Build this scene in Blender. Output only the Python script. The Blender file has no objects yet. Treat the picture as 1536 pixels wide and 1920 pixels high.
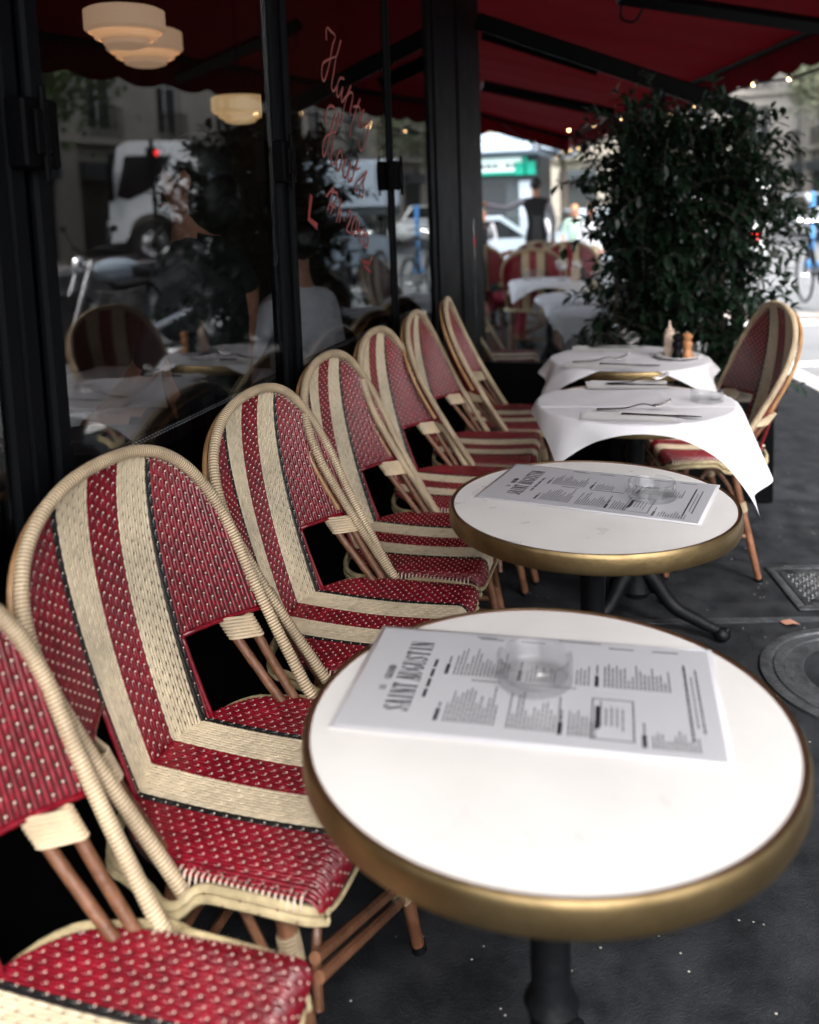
import bpy, bmesh, math, random
from math import sin, cos, pi, radians, sqrt
from mathutils import Vector, Matrix
S = bpy.context.scene
COL = S.collection
random.seed(7)

# ------------------------------------------------------------------ camera numbers (pixels of the 1536x1920 photograph)
FPX, PITCH, YAW, ROLL, CY, CX, EYE = 1675.5, .1219, .2627, -.0343, 591.5, 768., 1.378
_F = Vector((-sin(YAW)*cos(PITCH), cos(YAW)*cos(PITCH), -sin(PITCH)))
_R = Vector((cos(YAW), sin(YAW), 0)); _U = _R.cross(_F)
CR = _R*cos(ROLL)+_U*sin(ROLL); CU = -_R*sin(ROLL)+_U*cos(ROLL); CF = _F
def ray(x, y): return CF+CR*((x-CX)/FPX)-CU*((y-CY)/FPX)
def onz(x, y, z): d = ray(x, y); return Vector((0, 0, EYE))+d*((z-EYE)/d.z)
def onx(x, y, X): d = ray(x, y); return Vector((0, 0, EYE))+d*(X/d.x)
def ony(x, y, Y): d = ray(x, y); return Vector((0, 0, EYE))+d*(Y/d.y)

# ------------------------------------------------------------------ materials
def srgb(*c): return tuple(((v/255)/12.92 if v/255 <= .04045 else ((v/255+.055)/1.055)**2.4) for v in c)
def mat(name, col, rough=.5, metal=0., var=.0, scale=20., bump=0., bscale=None, spec=.5, coat=0., col2=None, detail=4., sub=0., trans=0., ior=1.45, emis=None, estr=0., stretch=None):
    m = bpy.data.materials.new(name); m.use_nodes = True
    nt = m.node_tree; b = nt.nodes['Principled BSDF']; L = nt.links
    b.inputs['Base Color'].default_value = (*col, 1); b.inputs['Roughness'].default_value = rough
    b.inputs['Metallic'].default_value = metal; b.inputs['Specular IOR Level'].default_value = spec
    b.inputs['Coat Weight'].default_value = coat; b.inputs['Coat Roughness'].default_value = .12
    b.inputs['IOR'].default_value = ior; b.inputs['Transmission Weight'].default_value = trans
    if sub: b.inputs['Subsurface Weight'].default_value = sub; b.inputs['Subsurface Radius'].default_value = (.01, .006, .004)
    if emis: b.inputs['Emission Color'].default_value = (*emis, 1); b.inputs['Emission Strength'].default_value = estr
    if var or bump or col2:
        tc = nt.nodes.new('ShaderNodeTexCoord'); mp = nt.nodes.new('ShaderNodeMapping')
        if stretch: mp.inputs['Scale'].default_value = stretch
        L.new(tc.outputs['Object'], mp.inputs['Vector'])
        n = nt.nodes.new('ShaderNodeTexNoise'); n.inputs['Scale'].default_value = scale; n.inputs['Detail'].default_value = detail
        L.new(mp.outputs['Vector'], n.inputs['Vector'])
        if var or col2:
            cr = nt.nodes.new('ShaderNodeValToRGB'); c2 = col2 or tuple(min(1, v*(1+var)) for v in col)
            c1 = col if col2 else tuple(v*(1-var) for v in col)
            cr.color_ramp.elements[0].color = (*c1, 1); cr.color_ramp.elements[1].color = (*c2, 1)
            cr.color_ramp.elements[0].position = .35; cr.color_ramp.elements[1].position = .68
            L.new(n.outputs['Fac'], cr.inputs['Fac']); L.new(cr.outputs['Color'], b.inputs['Base Color'])
            mr = nt.nodes.new('ShaderNodeMapRange'); mr.inputs['To Min'].default_value = max(0, rough-.1); mr.inputs['To Max'].default_value = min(1, rough+.1)
            L.new(n.outputs['Fac'], mr.inputs['Value']); L.new(mr.outputs['Result'], b.inputs['Roughness'])
        if bump:
            n2 = nt.nodes.new('ShaderNodeTexNoise'); n2.inputs['Scale'].default_value = bscale or scale; n2.inputs['Detail'].default_value = 6
            L.new(mp.outputs['Vector'], n2.inputs['Vector'])
            bp = nt.nodes.new('ShaderNodeBump'); bp.inputs['Strength'].default_value = bump; bp.inputs['Distance'].default_value = .01
            L.new(n2.outputs['Fac'], bp.inputs['Height']); L.new(bp.outputs['Normal'], b.inputs['Normal'])
    return m
def glass_pane_mat(name, tint=(1, 1, 1), ior=1.5):
    m = bpy.data.materials.new(name); m.use_nodes = True; nt = m.node_tree; nt.nodes.clear()
    o = nt.nodes.new('ShaderNodeOutputMaterial'); mx = nt.nodes.new('ShaderNodeMixShader')
    t = nt.nodes.new('ShaderNodeBsdfTransparent'); t.inputs['Color'].default_value = (*tint, 1)
    g = nt.nodes.new('ShaderNodeBsdfGlossy'); g.inputs['Roughness'].default_value = 0.0
    f = nt.nodes.new('ShaderNodeFresnel'); ge = nt.nodes.new('ShaderNodeNewGeometry'); mr = nt.nodes.new('ShaderNodeMapRange')
    mr.inputs['To Min'].default_value = ior; mr.inputs['To Max'].default_value = 1/ior   # same reflectance on both faces of the thin pane
    nt.links.new(ge.outputs['Backfacing'], mr.inputs['Value']); nt.links.new(mr.outputs[0], f.inputs['IOR'])
    nt.links.new(f.outputs[0], mx.inputs[0]); nt.links.new(t.outputs[0], mx.inputs[1]); nt.links.new(g.outputs[0], mx.inputs[2]); nt.links.new(mx.outputs[0], o.inputs[0])
    return m
M = {}
M['red'] = mat('red_woven_strand', (.165, .0035, .012), .24, var=.3, scale=60, spec=.6)
M['cream'] = mat('cream_woven_strand', (.56, .47, .33), .3, var=.12, scale=60)
M['black'] = mat('black_woven_strand', (.008, .008, .009), .25)
M['dot'] = mat('pale_weft_dot', (.62, .50, .40), .35)
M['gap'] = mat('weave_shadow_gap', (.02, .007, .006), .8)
M['hoopwrap'] = mat('cane_wrapping', (.54, .43, .29), .33, var=.14, scale=14)
M['groove'] = mat('gaps_between_cane_turns', (.20, .135, .075), .6)
M['binding'] = mat('grey_cane_binding', (.36, .29, .19), .45, var=.2, scale=40)
M['rim'] = mat('pale_rattan_rod', (.47, .38, .22), .42, var=.25, scale=45, stretch=(1, 1, 1))
M['rattan'] = mat('brown_rattan', (.105, .042, .021), .38, col2=(.18, .08, .042), scale=28, bump=.25, bscale=90)
M['rattan_o'] = mat('honey_rattan', (.26, .13, .05), .36, col2=(.38, .22, .10), scale=22, bump=.15, bscale=90)
M['laminate'] = mat('ivory_table_laminate', (.79, .768, .74), .30, var=.045, scale=7, spec=.4, bump=.02, bscale=9)
M['laminate_edge'] = mat('brown_rim_joint', (.10, .035, .018), .45)
M['brass'] = mat('aged_brass', (.30, .215, .105), .42, metal=1., col2=(.19, .135, .065), scale=13, bump=.3, bscale=22)
M['iron'] = mat('black_cast_iron', (.003, .0035, .0045), .5, bump=.25, bscale=60, spec=.15)
M['cloth'] = mat('white_paper_cloth', (.68, .665, .69), .8, bump=.35, bscale=9)
M['napkin'] = mat('white_napkin', (.74, .72, .71), .8, bump=.1, bscale=30)
M['steel'] = mat('cutlery_steel', (.48, .46, .45), .16, metal=1.)
M['glass'] = glass_pane_mat('clear_glass', (.992, .994, .996), 1.62)
def add_refraction(m, k):
    nt = m.node_tree; o = [n for n in nt.nodes if n.type == 'OUTPUT_MATERIAL'][0]; src = o.inputs[0].links[0].from_socket
    g = nt.nodes.new('ShaderNodeBsdfGlass'); g.inputs['IOR'].default_value = 1.42; g.inputs['Roughness'].default_value = 0
    mx = nt.nodes.new('ShaderNodeMixShader'); mx.inputs[0].default_value = k; nt.links.new(src, mx.inputs[1]); nt.links.new(g.outputs[0], mx.inputs[2]); nt.links.new(mx.outputs[0], o.inputs[0])
add_refraction(M['glass'], .03)
M['paper'] = mat('menu_paper', (.58, .58, .61), .14, coat=.6)
M['ink'] = mat('menu_ink', (.03, .028, .035), .3)
M['lam'] = mat('clear_laminate_edge', (.72, .71, .74), .08, coat=.5)
M['blackpaint'] = mat('black_gloss_paint', (.0012, .0013, .0018), .55, var=.15, scale=8, spec=.06)
M['greypaint'] = mat('charcoal_moulding_paint', (.0032, .0036, .0046), .55, var=.2, scale=6, spec=.06)
M['canvas'] = mat('red_awning_canvas', (.050, .0007, .0022), .9, var=.2, scale=2.5, spec=.04, bump=.5, bscale=3.5)
M['plastic'] = mat('milky_plastic', (.62, .47, .36), .35)
M['wood_mill'] = mat('turned_beech', (.42, .17, .065), .3, col2=(.52, .25, .11), scale=30, stretch=(1, 1, .15))
M['porcelain'] = mat('white_porcelain', (.78, .76, .76), .1)
M['leafM'] = mat('glossy_dark_leaf', (.005, .013, .008), .3, col2=(.014, .030, .015), scale=6, spec=.4)
M['leafT'] = mat('street_tree_leaf', (.030, .055, .018), .5, col2=(.06, .09, .03), scale=1.3)
M['leafG'] = mat('pale_tree_leaf', (.07, .085, .05), .5, col2=(.12, .13, .075), scale=1.3)
M['bark'] = mat('grey_bark', (.05, .04, .032), .85, var=.3, scale=12, bump=.5, bscale=10)
M['metalplate'] = mat('worn_steel_plate', (.18, .19, .2), .33, metal=.85, col2=(.10, .105, .11), scale=14, bump=.2, bscale=60)
M['castring'] = mat('cast_iron_ring', (.07, .075, .082), .4, metal=.5, col2=(.035, .037, .04), scale=26, bump=.4, bscale=80)
M['rubber'] = mat('tyre_rubber', (.01, .01, .011), .6)
M['whitepaint'] = mat('white_vehicle_paint', (.72, .74, .76), .25, coat=.4, var=.04, scale=1)
M['darkglass'] = mat('dark_vehicle_glass', (.01, .012, .014), .08)
M['chrome'] = mat('chrome', (.7, .7, .7), .12, metal=1.)
M['skin'] = mat('skin', (.42, .20, .13), .5, var=.06, scale=8)
M['skin_d'] = mat('tanned_skin', (.42, .18, .11), .5)
M['tee'] = mat('black_cotton', (.008, .008, .010), .85)
M['shirt'] = mat('white_shirt', (.62, .60, .64), .8, bump=.3, bscale=9)
M['greyshirt'] = mat('grey_shirt', (.30, .29, .32), .8)
M['navy'] = mat('navy_cloth', (.015, .02, .035), .85)
M['khaki'] = mat('khaki_cloth', (.25, .19, .11), .85)
M['mint'] = mat('pale_green_top', (.32, .45, .38), .8)
M['pinkcl'] = mat('dusty_pink_cloth', (.26, .13, .16), .8)
M['redcl'] = mat('dark_red_knit', (.22, .02, .04), .85)
M['blue'] = mat('blue_cloth', (.06, .22, .5), .7)
M['hair'] = mat('dark_hair', (.012, .009, .008), .5)
M['hairb'] = mat('fair_hair', (.35, .16, .07), .5)
M['lamp'] = mat('opal_lamp_glass', (.8, .62, .45), .4, emis=(1., .60, .36), estr=.095)
M['lampy'] = mat('yellow_opal_lamp_glass', (.8, .6, .35), .4, emis=(1., .62, .28), estr=.13)
M['lampin'] = mat('lamp_ring_glow', (.8, .62, .45), .4, emis=(1., .52, .25), estr=.17)
M['bulb'] = mat('warm_bulb', (1, .8, .5), .3, emis=(1., .62, .28), estr=5)
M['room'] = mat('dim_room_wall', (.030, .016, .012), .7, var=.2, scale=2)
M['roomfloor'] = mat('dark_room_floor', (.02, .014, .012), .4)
M['vinyl'] = mat('black_vinyl', (.006, .006, .007), .35, bump=.15, bscale=9)
M['thread'] = mat('white_stitching', (.5, .5, .5), .8)
M['redpaint'] = mat('red_window_paint', (.22, .018, .016), .5)
M['pinkedge'] = mat('pale_letter_outline', (.32, .15, .13), .5)
M['stone'] = mat('pale_limestone', (.27, .255, .23), .8, var=.12, scale=.6, bump=.1, bscale=3)
M['stone2'] = mat('grey_limestone', (.20, .195, .185), .8, var=.12, scale=.6)
M['stone3'] = mat('warm_limestone', (.31, .285, .24), .8, var=.12, scale=.6)
M['slate'] = mat('grey_roof_slate', (.07, .08, .095), .5, var=.2, scale=3)
M['wglass'] = mat('house_window_glass', (.025, .03, .035), .1)
M['wframe'] = mat('painted_window_frame', (.45, .44, .42), .6)
M['wrought'] = mat('black_railing', (.01, .01, .012), .5)
M['shopdark'] = mat('dark_shop_front', (.02, .025, .025), .4)
M['green'] = mat('green_sign_light', (.0, .25, .17), .4, emis=(.0, .45, .30), estr=.1)
M['signw'] = mat('white_sign_light', (.7, .75, .75), .4, emis=(.7, 1., .95), estr=.12)
M['kiosk'] = mat('grey_green_metal', (.035, .045, .05), .4)
M['kiosklt'] = mat('pale_grey_metal', (.30, .36, .42), .4)
M['kerb'] = mat('pale_granite', (.42, .41, .40), .7, var=.15, scale=8)
M['road'] = mat('road_asphalt', (.14, .145, .15), .62, var=.12, scale=1.5, bump=.3, bscale=60)
M['linepaint'] = mat('white_road_paint', (.72, .72, .72), .6, var=.08, scale=9)
M['pavefar'] = mat('pinkish_pavement', (.32, .27, .25), .75, var=.1, scale=3)
M['redlight'] = mat('red_light', (.6, .02, .02), .3, emis=(1, .03, .03), estr=1.2)
M['dryleaf'] = mat('dry_leaf', (.30, .15, .10), .7)
M['fairy'] = mat('pale_headlamp', (.6, .66, .7), .1)
M['orange'] = mat('orange_beacon', (.5, .12, .03), .3)

def ground_mat():
    m = bpy.data.materials.new('dark_pavement_asphalt'); m.use_nodes = True; nt = m.node_tree; b = nt.nodes['Principled BSDF']; L = nt.links; b.inputs['Specular IOR Level'].default_value = .22
    tc = nt.nodes.new('ShaderNodeTexCoord')
    def noise(s, d=6, r=.6):
        n = nt.nodes.new('ShaderNodeTexNoise'); n.inputs['Scale'].default_value = s; n.inputs['Detail'].default_value = d; n.inputs['Roughness'].default_value = r
        L.new(tc.outputs['Object'], n.inputs['Vector']); return n
    a, c, f = noise(9), noise(1.3), noise(240, 2)
    r1 = nt.nodes.new('ShaderNodeValToRGB'); r1.color_ramp.elements[0].position = .38; r1.color_ramp.elements[1].position = .72
    r1.color_ramp.elements[0].color = (.004, .005, .0066, 1); r1.color_ramp.elements[1].color = (.022, .0235, .027, 1)
    L.new(a.outputs['Fac'], r1.inputs['Fac'])
    r2 = nt.nodes.new('ShaderNodeValToRGB'); r2.color_ramp.elements[0].position = .3; r2.color_ramp.elements[1].position = .75
    r2.color_ramp.elements[0].color = (.6, .6, .6, 1); r2.color_ramp.elements[1].color = (1.5, 1.5, 1.5, 1)
    L.new(c.outputs['Fac'], r2.inputs['Fac'])
    mx = nt.nodes.new('ShaderNodeMix'); mx.data_type = 'RGBA'; mx.blend_type = 'MULTIPLY'; mx.inputs[0].default_value = 1
    L.new(r1.outputs['Color'], mx.inputs[6]); L.new(r2.outputs['Color'], mx.inputs[7])
    # pale grit specks
    v = nt.nodes.new('ShaderNodeTexVoronoi'); v.inputs['Scale'].default_value = 30; L.new(tc.outputs['Object'], v.inputs['Vector'])
    r3 = nt.nodes.new('ShaderNodeValToRGB'); r3.color_ramp.elements[0].position = .05; r3.color_ramp.elements[1].position = .09
    r3.color_ramp.elements[0].color = (1, 1, 1, 1); r3.color_ramp.elements[1].color = (0, 0, 0, 1); L.new(v.outputs['Distance'], r3.inputs['Fac'])
    mm = nt.nodes.new('ShaderNodeMath'); mm.operation = 'MULTIPLY'; r4 = nt.nodes.new('ShaderNodeValToRGB'); r4.color_ramp.elements[0].position = .48; r4.color_ramp.elements[1].position = .54
    L.new(noise(6, 3).outputs['Fac'], r4.inputs['Fac']); L.new(r3.outputs['Color'], mm.inputs[0]); L.new(r4.outputs['Color'], mm.inputs[1])
    m2 = nt.nodes.new('ShaderNodeMix'); m2.data_type = 'RGBA'; L.new(mm.outputs[0], m2.inputs[0]); L.new(mx.outputs[2], m2.inputs[6]); m2.inputs[7].default_value = (.35, .33, .3, 1)
    L.new(m2.outputs[2], b.inputs['Base Color'])
    mr = nt.nodes.new('ShaderNodeMapRange'); mr.inputs['To Min'].default_value = .5; mr.inputs['To Max'].default_value = .8
    L.new(c.outputs['Fac'], mr.inputs['Value']); L.new(mr.outputs[0], b.inputs['Roughness'])
    bp = nt.nodes.new('ShaderNodeBump'); bp.inputs['Strength'].default_value = .55; bp.inputs['Distance'].default_value = .005
    ad = nt.nodes.new('ShaderNodeMath'); ad.operation = 'ADD'; L.new(f.outputs['Fac'], ad.inputs[0]); L.new(noise(85, 5, .7).outputs['Fac'], ad.inputs[1])
    L.new(ad.outputs[0], bp.inputs['Height']); L.new(bp.outputs[0], b.inputs['Normal'])
    return m
def fade(m, lo, hi):
    nt = m.node_tree; b = nt.nodes['Principled BSDF']; src = b.inputs['Base Color'].links[0].from_socket if b.inputs['Base Color'].links else None
    oi = nt.nodes.new('ShaderNodeObjectInfo'); mr = nt.nodes.new('ShaderNodeMapRange'); mr.inputs['To Min'].default_value = lo; mr.inputs['To Max'].default_value = hi; nt.links.new(oi.outputs['Random'], mr.inputs['Value'])
    tc = nt.nodes.new('ShaderNodeTexCoord'); n = nt.nodes.new('ShaderNodeTexNoise'); n.inputs['Scale'].default_value = 7; n.inputs['Detail'].default_value = 5; nt.links.new(tc.outputs['Object'], n.inputs['Vector'])
    m2 = nt.nodes.new('ShaderNodeMapRange'); m2.inputs['From Min'].default_value = .3; m2.inputs['From Max'].default_value = .7; m2.inputs['To Min'].default_value = .72; m2.inputs['To Max'].default_value = 1.15; nt.links.new(n.outputs['Fac'], m2.inputs['Value'])
    mu = nt.nodes.new('ShaderNodeMath'); mu.operation = 'MULTIPLY'; nt.links.new(mr.outputs[0], mu.inputs[0]); nt.links.new(m2.outputs[0], mu.inputs[1])
    hs = nt.nodes.new('ShaderNodeHueSaturation'); nt.links.new(mu.outputs[0], hs.inputs['Value'])
    if src: nt.links.new(src, hs.inputs['Color'])
    else: hs.inputs['Color'].default_value = b.inputs['Base Color'].default_value
    nt.links.new(hs.outputs[0], b.inputs['Base Color'])
for k_ in ('red', 'cream', 'hoopwrap', 'rim', 'rattan', 'rattan_o'): fade(M[k_], .86, 1.1)
M['ground'] = ground_mat()
def weave_back_mat():
    m = bpy.data.materials.new('rear_of_weave'); m.use_nodes = True; nt = m.node_tree; b = nt.nodes['Principled BSDF']; L = nt.links
    tc = nt.nodes.new('ShaderNodeTexCoord'); sx = nt.nodes.new('ShaderNodeSeparateXYZ'); L.new(tc.outputs['Object'], sx.inputs[0])
    ab = nt.nodes.new('ShaderNodeMath'); ab.operation = 'ABSOLUTE'; L.new(sx.outputs['Y'], ab.inputs[0])
    cr = nt.nodes.new('ShaderNodeValToRGB'); cr.color_ramp.interpolation = 'CONSTANT'
    ml = nt.nodes.new('ShaderNodeMath'); ml.operation = 'MULTIPLY'; ml.inputs[1].default_value = 4; L.new(ab.outputs[0], ml.inputs[0]); L.new(ml.outputs[0], cr.inputs['Fac'])
    e = cr.color_ramp.elements; e[0].color = (.22, .006, .016, 1); e[1].position = .132; e[1].color = (.5, .38, .22, 1)
    k = e.new(.392); k.color = (.01, .01, .01, 1); k = e.new(.44); k.color = (.20, .006, .014, 1)
    L.new(cr.outputs['Color'], b.inputs['Base Color']); b.inputs['Roughness'].default_value = .5
    v = nt.nodes.new('ShaderNodeTexVoronoi'); v.inputs['Scale'].default_value = 90; L.new(tc.outputs['Object'], v.inputs['Vector'])
    bp = nt.nodes.new('ShaderNodeBump'); bp.inputs['Strength'].default_value = .8; bp.inputs['Distance'].default_value = .003; L.new(v.outputs['Distance'], bp.inputs['Height']); L.new(bp.outputs[0], b.inputs['Normal'])
    return m
M['weaveback'] = weave_back_mat()
M['pane'] = glass_pane_mat('window_pane_glass', (.80, .82, .83), 1.85)
M['pane2'] = glass_pane_mat('screen_pane_glass', (.90, .92, .92))
def thin_canvas(m):
    nt = m.node_tree; b = nt.nodes['Principled BSDF']; o = nt.nodes['Material Output']
    t = nt.nodes.new('ShaderNodeBsdfTranslucent'); t.inputs['Color'].default_value = (.07, .0015, .0035, 1)
    mx = nt.nodes.new('ShaderNodeMixShader'); mx.inputs[0].default_value = .07
    nt.links.new(b.outputs[0], mx.inputs[1]); nt.links.new(t.outputs[0], mx.inputs[2]); nt.links.new(mx.outputs[0], o.inputs[0])
thin_canvas(M['canvas'])
def leafy(m, c, k=.3):
    nt = m.node_tree; b = nt.nodes['Principled BSDF']; o = nt.nodes['Material Output']
    t = nt.nodes.new('ShaderNodeBsdfTranslucent'); t.inputs['Color'].default_value = (*c, 1)
    mx = nt.nodes.new('ShaderNodeMixShader'); mx.inputs[0].default_value = k
    nt.links.new(b.outputs[0], mx.inputs[1]); nt.links.new(t.outputs[0], mx.inputs[2]); nt.links.new(mx.outputs[0], o.inputs[0])
leafy(M['leafT'], (.08, .14, .03)); leafy(M['leafG'], (.12, .15, .07)); leafy(M['leafM'], (.02, .05, .02), .15)

# ------------------------------------------------------------------ mesh builder
class MB:
    def __init__(s): s.v = []; s.f = []; s.m = []; s.ms = []
    def mi(s, m):
        if m not in s.ms: s.ms.append(m)
        return s.ms.index(m)
    def add(s, vs, fs, m='_'):
        o = len(s.v); k = s.mi(m); s.v += [tuple(v) for v in vs]; s.f += [tuple(i+o for i in f) for f in fs]; s.m += [k]*len(fs)
    def box(s, a, b, m='_', rot=0., piv=None, mtx=None):
        x0, y0, z0 = a; x1, y1, z1 = b
        vs = [Vector(p) for p in ((x0, y0, z0), (x1, y0, z0), (x1, y1, z0), (x0, y1, z0), (x0, y0, z1), (x1, y0, z1), (x1, y1, z1), (x0, y1, z1))]
        if mtx: vs = [mtx@v for v in vs]
        s.add(vs, [(0, 3, 2, 1), (4, 5, 6, 7), (0, 1, 5, 4), (1, 2, 6, 5), (2, 3, 7, 6), (3, 0, 4, 7)], m)
    def rbox(s, a, b, r, m='_', mtx=None):
        # box with chamfered edges
        x0, y0, z0 = a; x1, y1, z1 = b; r = min(r, (x1-x0)*.45, (y1-y0)*.45, (z1-z0)*.45)
        ring = [(x0+r, y0), (x1-r, y0), (x1, y0+r), (x1, y1-r), (x1-r, y1), (x0+r, y1), (x0, y1-r), (x0, y0+r)]
        cx, cy = (x0+x1)/2, (y0+y1)/2
        def inset(p): return (cx+(p[0]-cx)*(1-2*r/(x1-x0)), cy+(p[1]-cy)*(1-2*r/(y1-y0)))
        L = [[(*inset(p), z0) for p in ring], [(*p, z0+r) for p in ring], [(*p, z1-r) for p in ring], [(*inset(p), z1) for p in ring]]
        vs = [Vector(p) for l in L for p in l]
        if mtx: vs = [mtx@v for v in vs]
        fs = [tuple(range(7, -1, -1)), tuple(range(24, 32))]
        for k in range(3): fs += [(k*8+i, k*8+(i+1) % 8, k*8+8+(i+1) % 8, k*8+8+i) for i in range(8)]
        s.add(vs, fs, m)
    def tube(s, pts, r, n=8, m='_', cap=True, closed=False, flat=None, up=None):
        pts = [Vector(p) for p in pts]; N = len(pts)
        rs = r if isinstance(r, (list, tuple)) else [r]*N
        T = []
        for i in range(N):
            a = pts[(i-1) % N] if closed else pts[max(i-1, 0)]; b = pts[(i+1) % N] if closed else pts[min(i+1, N-1)]
            t = b-a; T.append(t.normalized() if t.length > 1e-9 else Vector((0, 0, 1)))
        u = Vector(up) if up else (Vector((0, 0, 1)) if abs(T[0].z) < .9 else Vector((1, 0, 0)))
        u = (u-T[0]*u.dot(T[0])).normalized(); vs = []
        for i in range(N):
            u = (u-T[i]*u.dot(T[i])); u = u.normalized() if u.length > 1e-6 else T[i].orthogonal().normalized()
            w = T[i].cross(u)
            for k in range(n):
                a = 2*pi*k/n; fl = flat if flat else 1.
                vs.append(pts[i]+u*(cos(a)*rs[i]*fl)+w*(sin(a)*rs[i]))
        fs = []
        for i in range(N if closed else N-1):
            j = (i+1) % N
            fs += [(i*n+k, i*n+(k+1) % n, j*n+(k+1) % n, j*n+k) for k in range(n)]
        if cap and not closed: fs += [tuple(range(n-1, -1, -1)), tuple((N-1)*n+k for k in range(n))]
        s.add(vs, fs, m)
    def lathe(s, prof, n=32, m='_', c=(0, 0, 0), mtx=None, closed=False):
        vs = []; P = len(prof)
        for r, z in prof:
            for k in range(n): a = 2*pi*k/n; vs.append(Vector((c[0]+max(r, 1e-5)*cos(a), c[1]+max(r, 1e-5)*sin(a), c[2]+z)))
        if mtx: vs = [mtx@v for v in vs]
        fs = []
        for i in range(P if closed else P-1):
            j = (i+1) % P
            fs += [(i*n+k, i*n+(k+1) % n, j*n+(k+1) % n, j*n+k) for k in range(n)]
        s.add(vs, fs, m)
    def sphere(s, c, r, m='_', n=12, k=8, sc=(1, 1, 1), mtx=None):
        vs = []
        for i in range(k+1):
            t = pi*i/k
            for j in range(n): a = 2*pi*j/n; vs.append(Vector((c[0]+r*sc[0]*sin(t)*cos(a), c[1]+r*sc[1]*sin(t)*sin(a), c[2]+r*sc[2]*cos(t))))
        if mtx: vs = [mtx@v for v in vs]
        fs = [(i*n+j, (i+1)*n+j, (i+1)*n+(j+1) % n, i*n+(j+1) % n) for i in range(k) for j in range(n)]
        s.add(vs, fs, m)
    def prism(s, poly, z0, z1, m='_', mtx=None):
        n = len(poly); vs = [Vector((*p, z0)) for p in poly]+[Vector((*p, z1)) for p in poly]
        if mtx: vs = [mtx@v for v in vs]
        s.add(vs, [tuple(range(n-1, -1, -1)), tuple(range(n, 2*n))]+[(i, (i+1) % n, n+(i+1) % n, n+i) for i in range(n)], m)
    def build(s, name, default='_', parent=None, smooth=True, ang=.65, loc=None, rz=0, **props):
        me = bpy.data.meshes.new(name); me.from_pydata(s.v, [], s.f)
        for k in (s.ms or ['_']): me.materials.append(M[default if k == '_' else k])
        me.polygons.foreach_set('material_index', s.m)
        if smooth:
            me.polygons.foreach_set('use_smooth', [True]*len(s.f))
            try: me.set_sharp_from_angle(angle=ang)
            except Exception: pass
        if default == 'glass':
            bm = bmesh.new(); bm.from_mesh(me); bmesh.ops.remove_doubles(bm, verts=bm.verts, dist=2e-5); bmesh.ops.recalc_face_normals(bm, faces=bm.faces); bm.to_mesh(me); bm.free()
        me.update()
        o = bpy.data.objects.new(name, me); COL.objects.link(o)
        if parent is not None: o.parent = parent
        if loc is not None: o.location = loc
        o.rotation_euler.z = rz
        for k, v in props.items(): o[k] = v
        return o
def tag(o, label, cat, group=None):
    o['label'] = label; o['category'] = cat
    if group: o['group'] = group
    elif 'group' in o.keys(): del o['group']
    return o
def thing(name, label, cat, loc=(0, 0, 0), rz=0., group=None):
    o = bpy.data.objects.new(name, None); COL.objects.link(o); o.location = loc; o.rotation_euler.z = rz; o.empty_display_size = .05
    return tag(o, label, cat, group)
def struct(mb, name, m, **k): o = mb.build(name, m, **k); o['kind'] = 'structure'; return o
def copy_tree(o, parent=None):
    c = o.copy(); COL.objects.link(c)
    if parent is not None: c.parent = parent
    for ch in list(o.children): copy_tree(ch, c)
    return c
def place(src, loc, rz, label, group=None, rx=0, ry=0, cat=None, scale=None):
    c = copy_tree(src); c.location = loc; c.rotation_euler = (rx, ry, rz); c['label'] = label
    if group: c['group'] = group
    elif 'group' in c.keys(): del c['group']
    if cat: c['category'] = cat
    if scale: c.scale = scale
    return c
def smoothcurve(pts, n=8):
    P = [Vector(p) for p in pts]; out = []
    for i in range(len(P)-1):
        a = P[max(i-1, 0)]; b = P[i]; c = P[i+1]; d = P[min(i+2, len(P)-1)]
        for k in range(n):
            t = k/n; out.append(.5*((2*b)+(c-a)*t+(2*a-5*b+4*c-d)*t*t+(3*b-a-3*c+d)*t**3))
    out.append(P[-1]); return out

# ------------------------------------------------------------------ woven chair
ZS, ZT, HW, HWC = .452, .972, .241, .274
def lean(z):
    t = (z-.45)/.522; return -.245*(1-max(0, 1-t)**1.35) if t > 0 else .635*(.45-z)
def fan(z): return .95+.24*max(0, min(1, (z-ZS)/(ZT-ZS)))
def bulge(z): t = min(1, max(0, (z-ZS)/(ZT-ZS))); return .172*(1-t)**.9
def hoop_y(z):  # half width of the hoop centreline at height z
    if z < .745: return HW+(HWC-HW)*max(0, (z-.45)/.295)
    return HWC*max(0, 1-((z-.745)/(ZT-.745))**2.3)**(1/2.3)
def bsurf(y, z): return Vector((lean(z)-bulge(z)*(1-(min(1, abs(y)/HWC))**2), y, z))
def bnorm(y, z):
    e = .003; dy = bsurf(y+e, z)-bsurf(y-e, z); dz = bsurf(y, z+e)-bsurf(y, z-e); return dy.cross(dz).normalized()
def hoop_pts(off=0., drop=0., zb=.44, n=44, sh=0.):
    pts = []
    for k in range(9): z = zb+(.745-zb)*k/8; pts.append((lean(z)+off, -(hoop_y(z)-sh), z-drop))
    for k in range(1, n):
        a = pi*k/n; c, s_ = cos(a), sin(a)
        y = -(HWC-sh)*math.copysign(abs(c)**(2/2.3), c); z = .745+(ZT-.745-sh)*(s_**(2/2.3)); pts.append((lean(z)+off, y, z-drop))
    for k in range(8, -1, -1): z = zb+(.745-zb)*k/8; pts.append((lean(z)+off, (hoop_y(z)-sh), z-drop))
    return pts
def resample(pts, step):
    P = [Vector(p) for p in pts]; out = [P[0]]; acc = 0
    for i in range(1, len(P)):
        a, b = P[i-1], P[i]; L = (b-a).length
        while acc+L >= step:
            t = (step-acc)/L; a = a+(b-a)*t; out.append(a); L = (b-a).length; acc = 0
        acc += L
    out.append(P[-1]); return out
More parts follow.
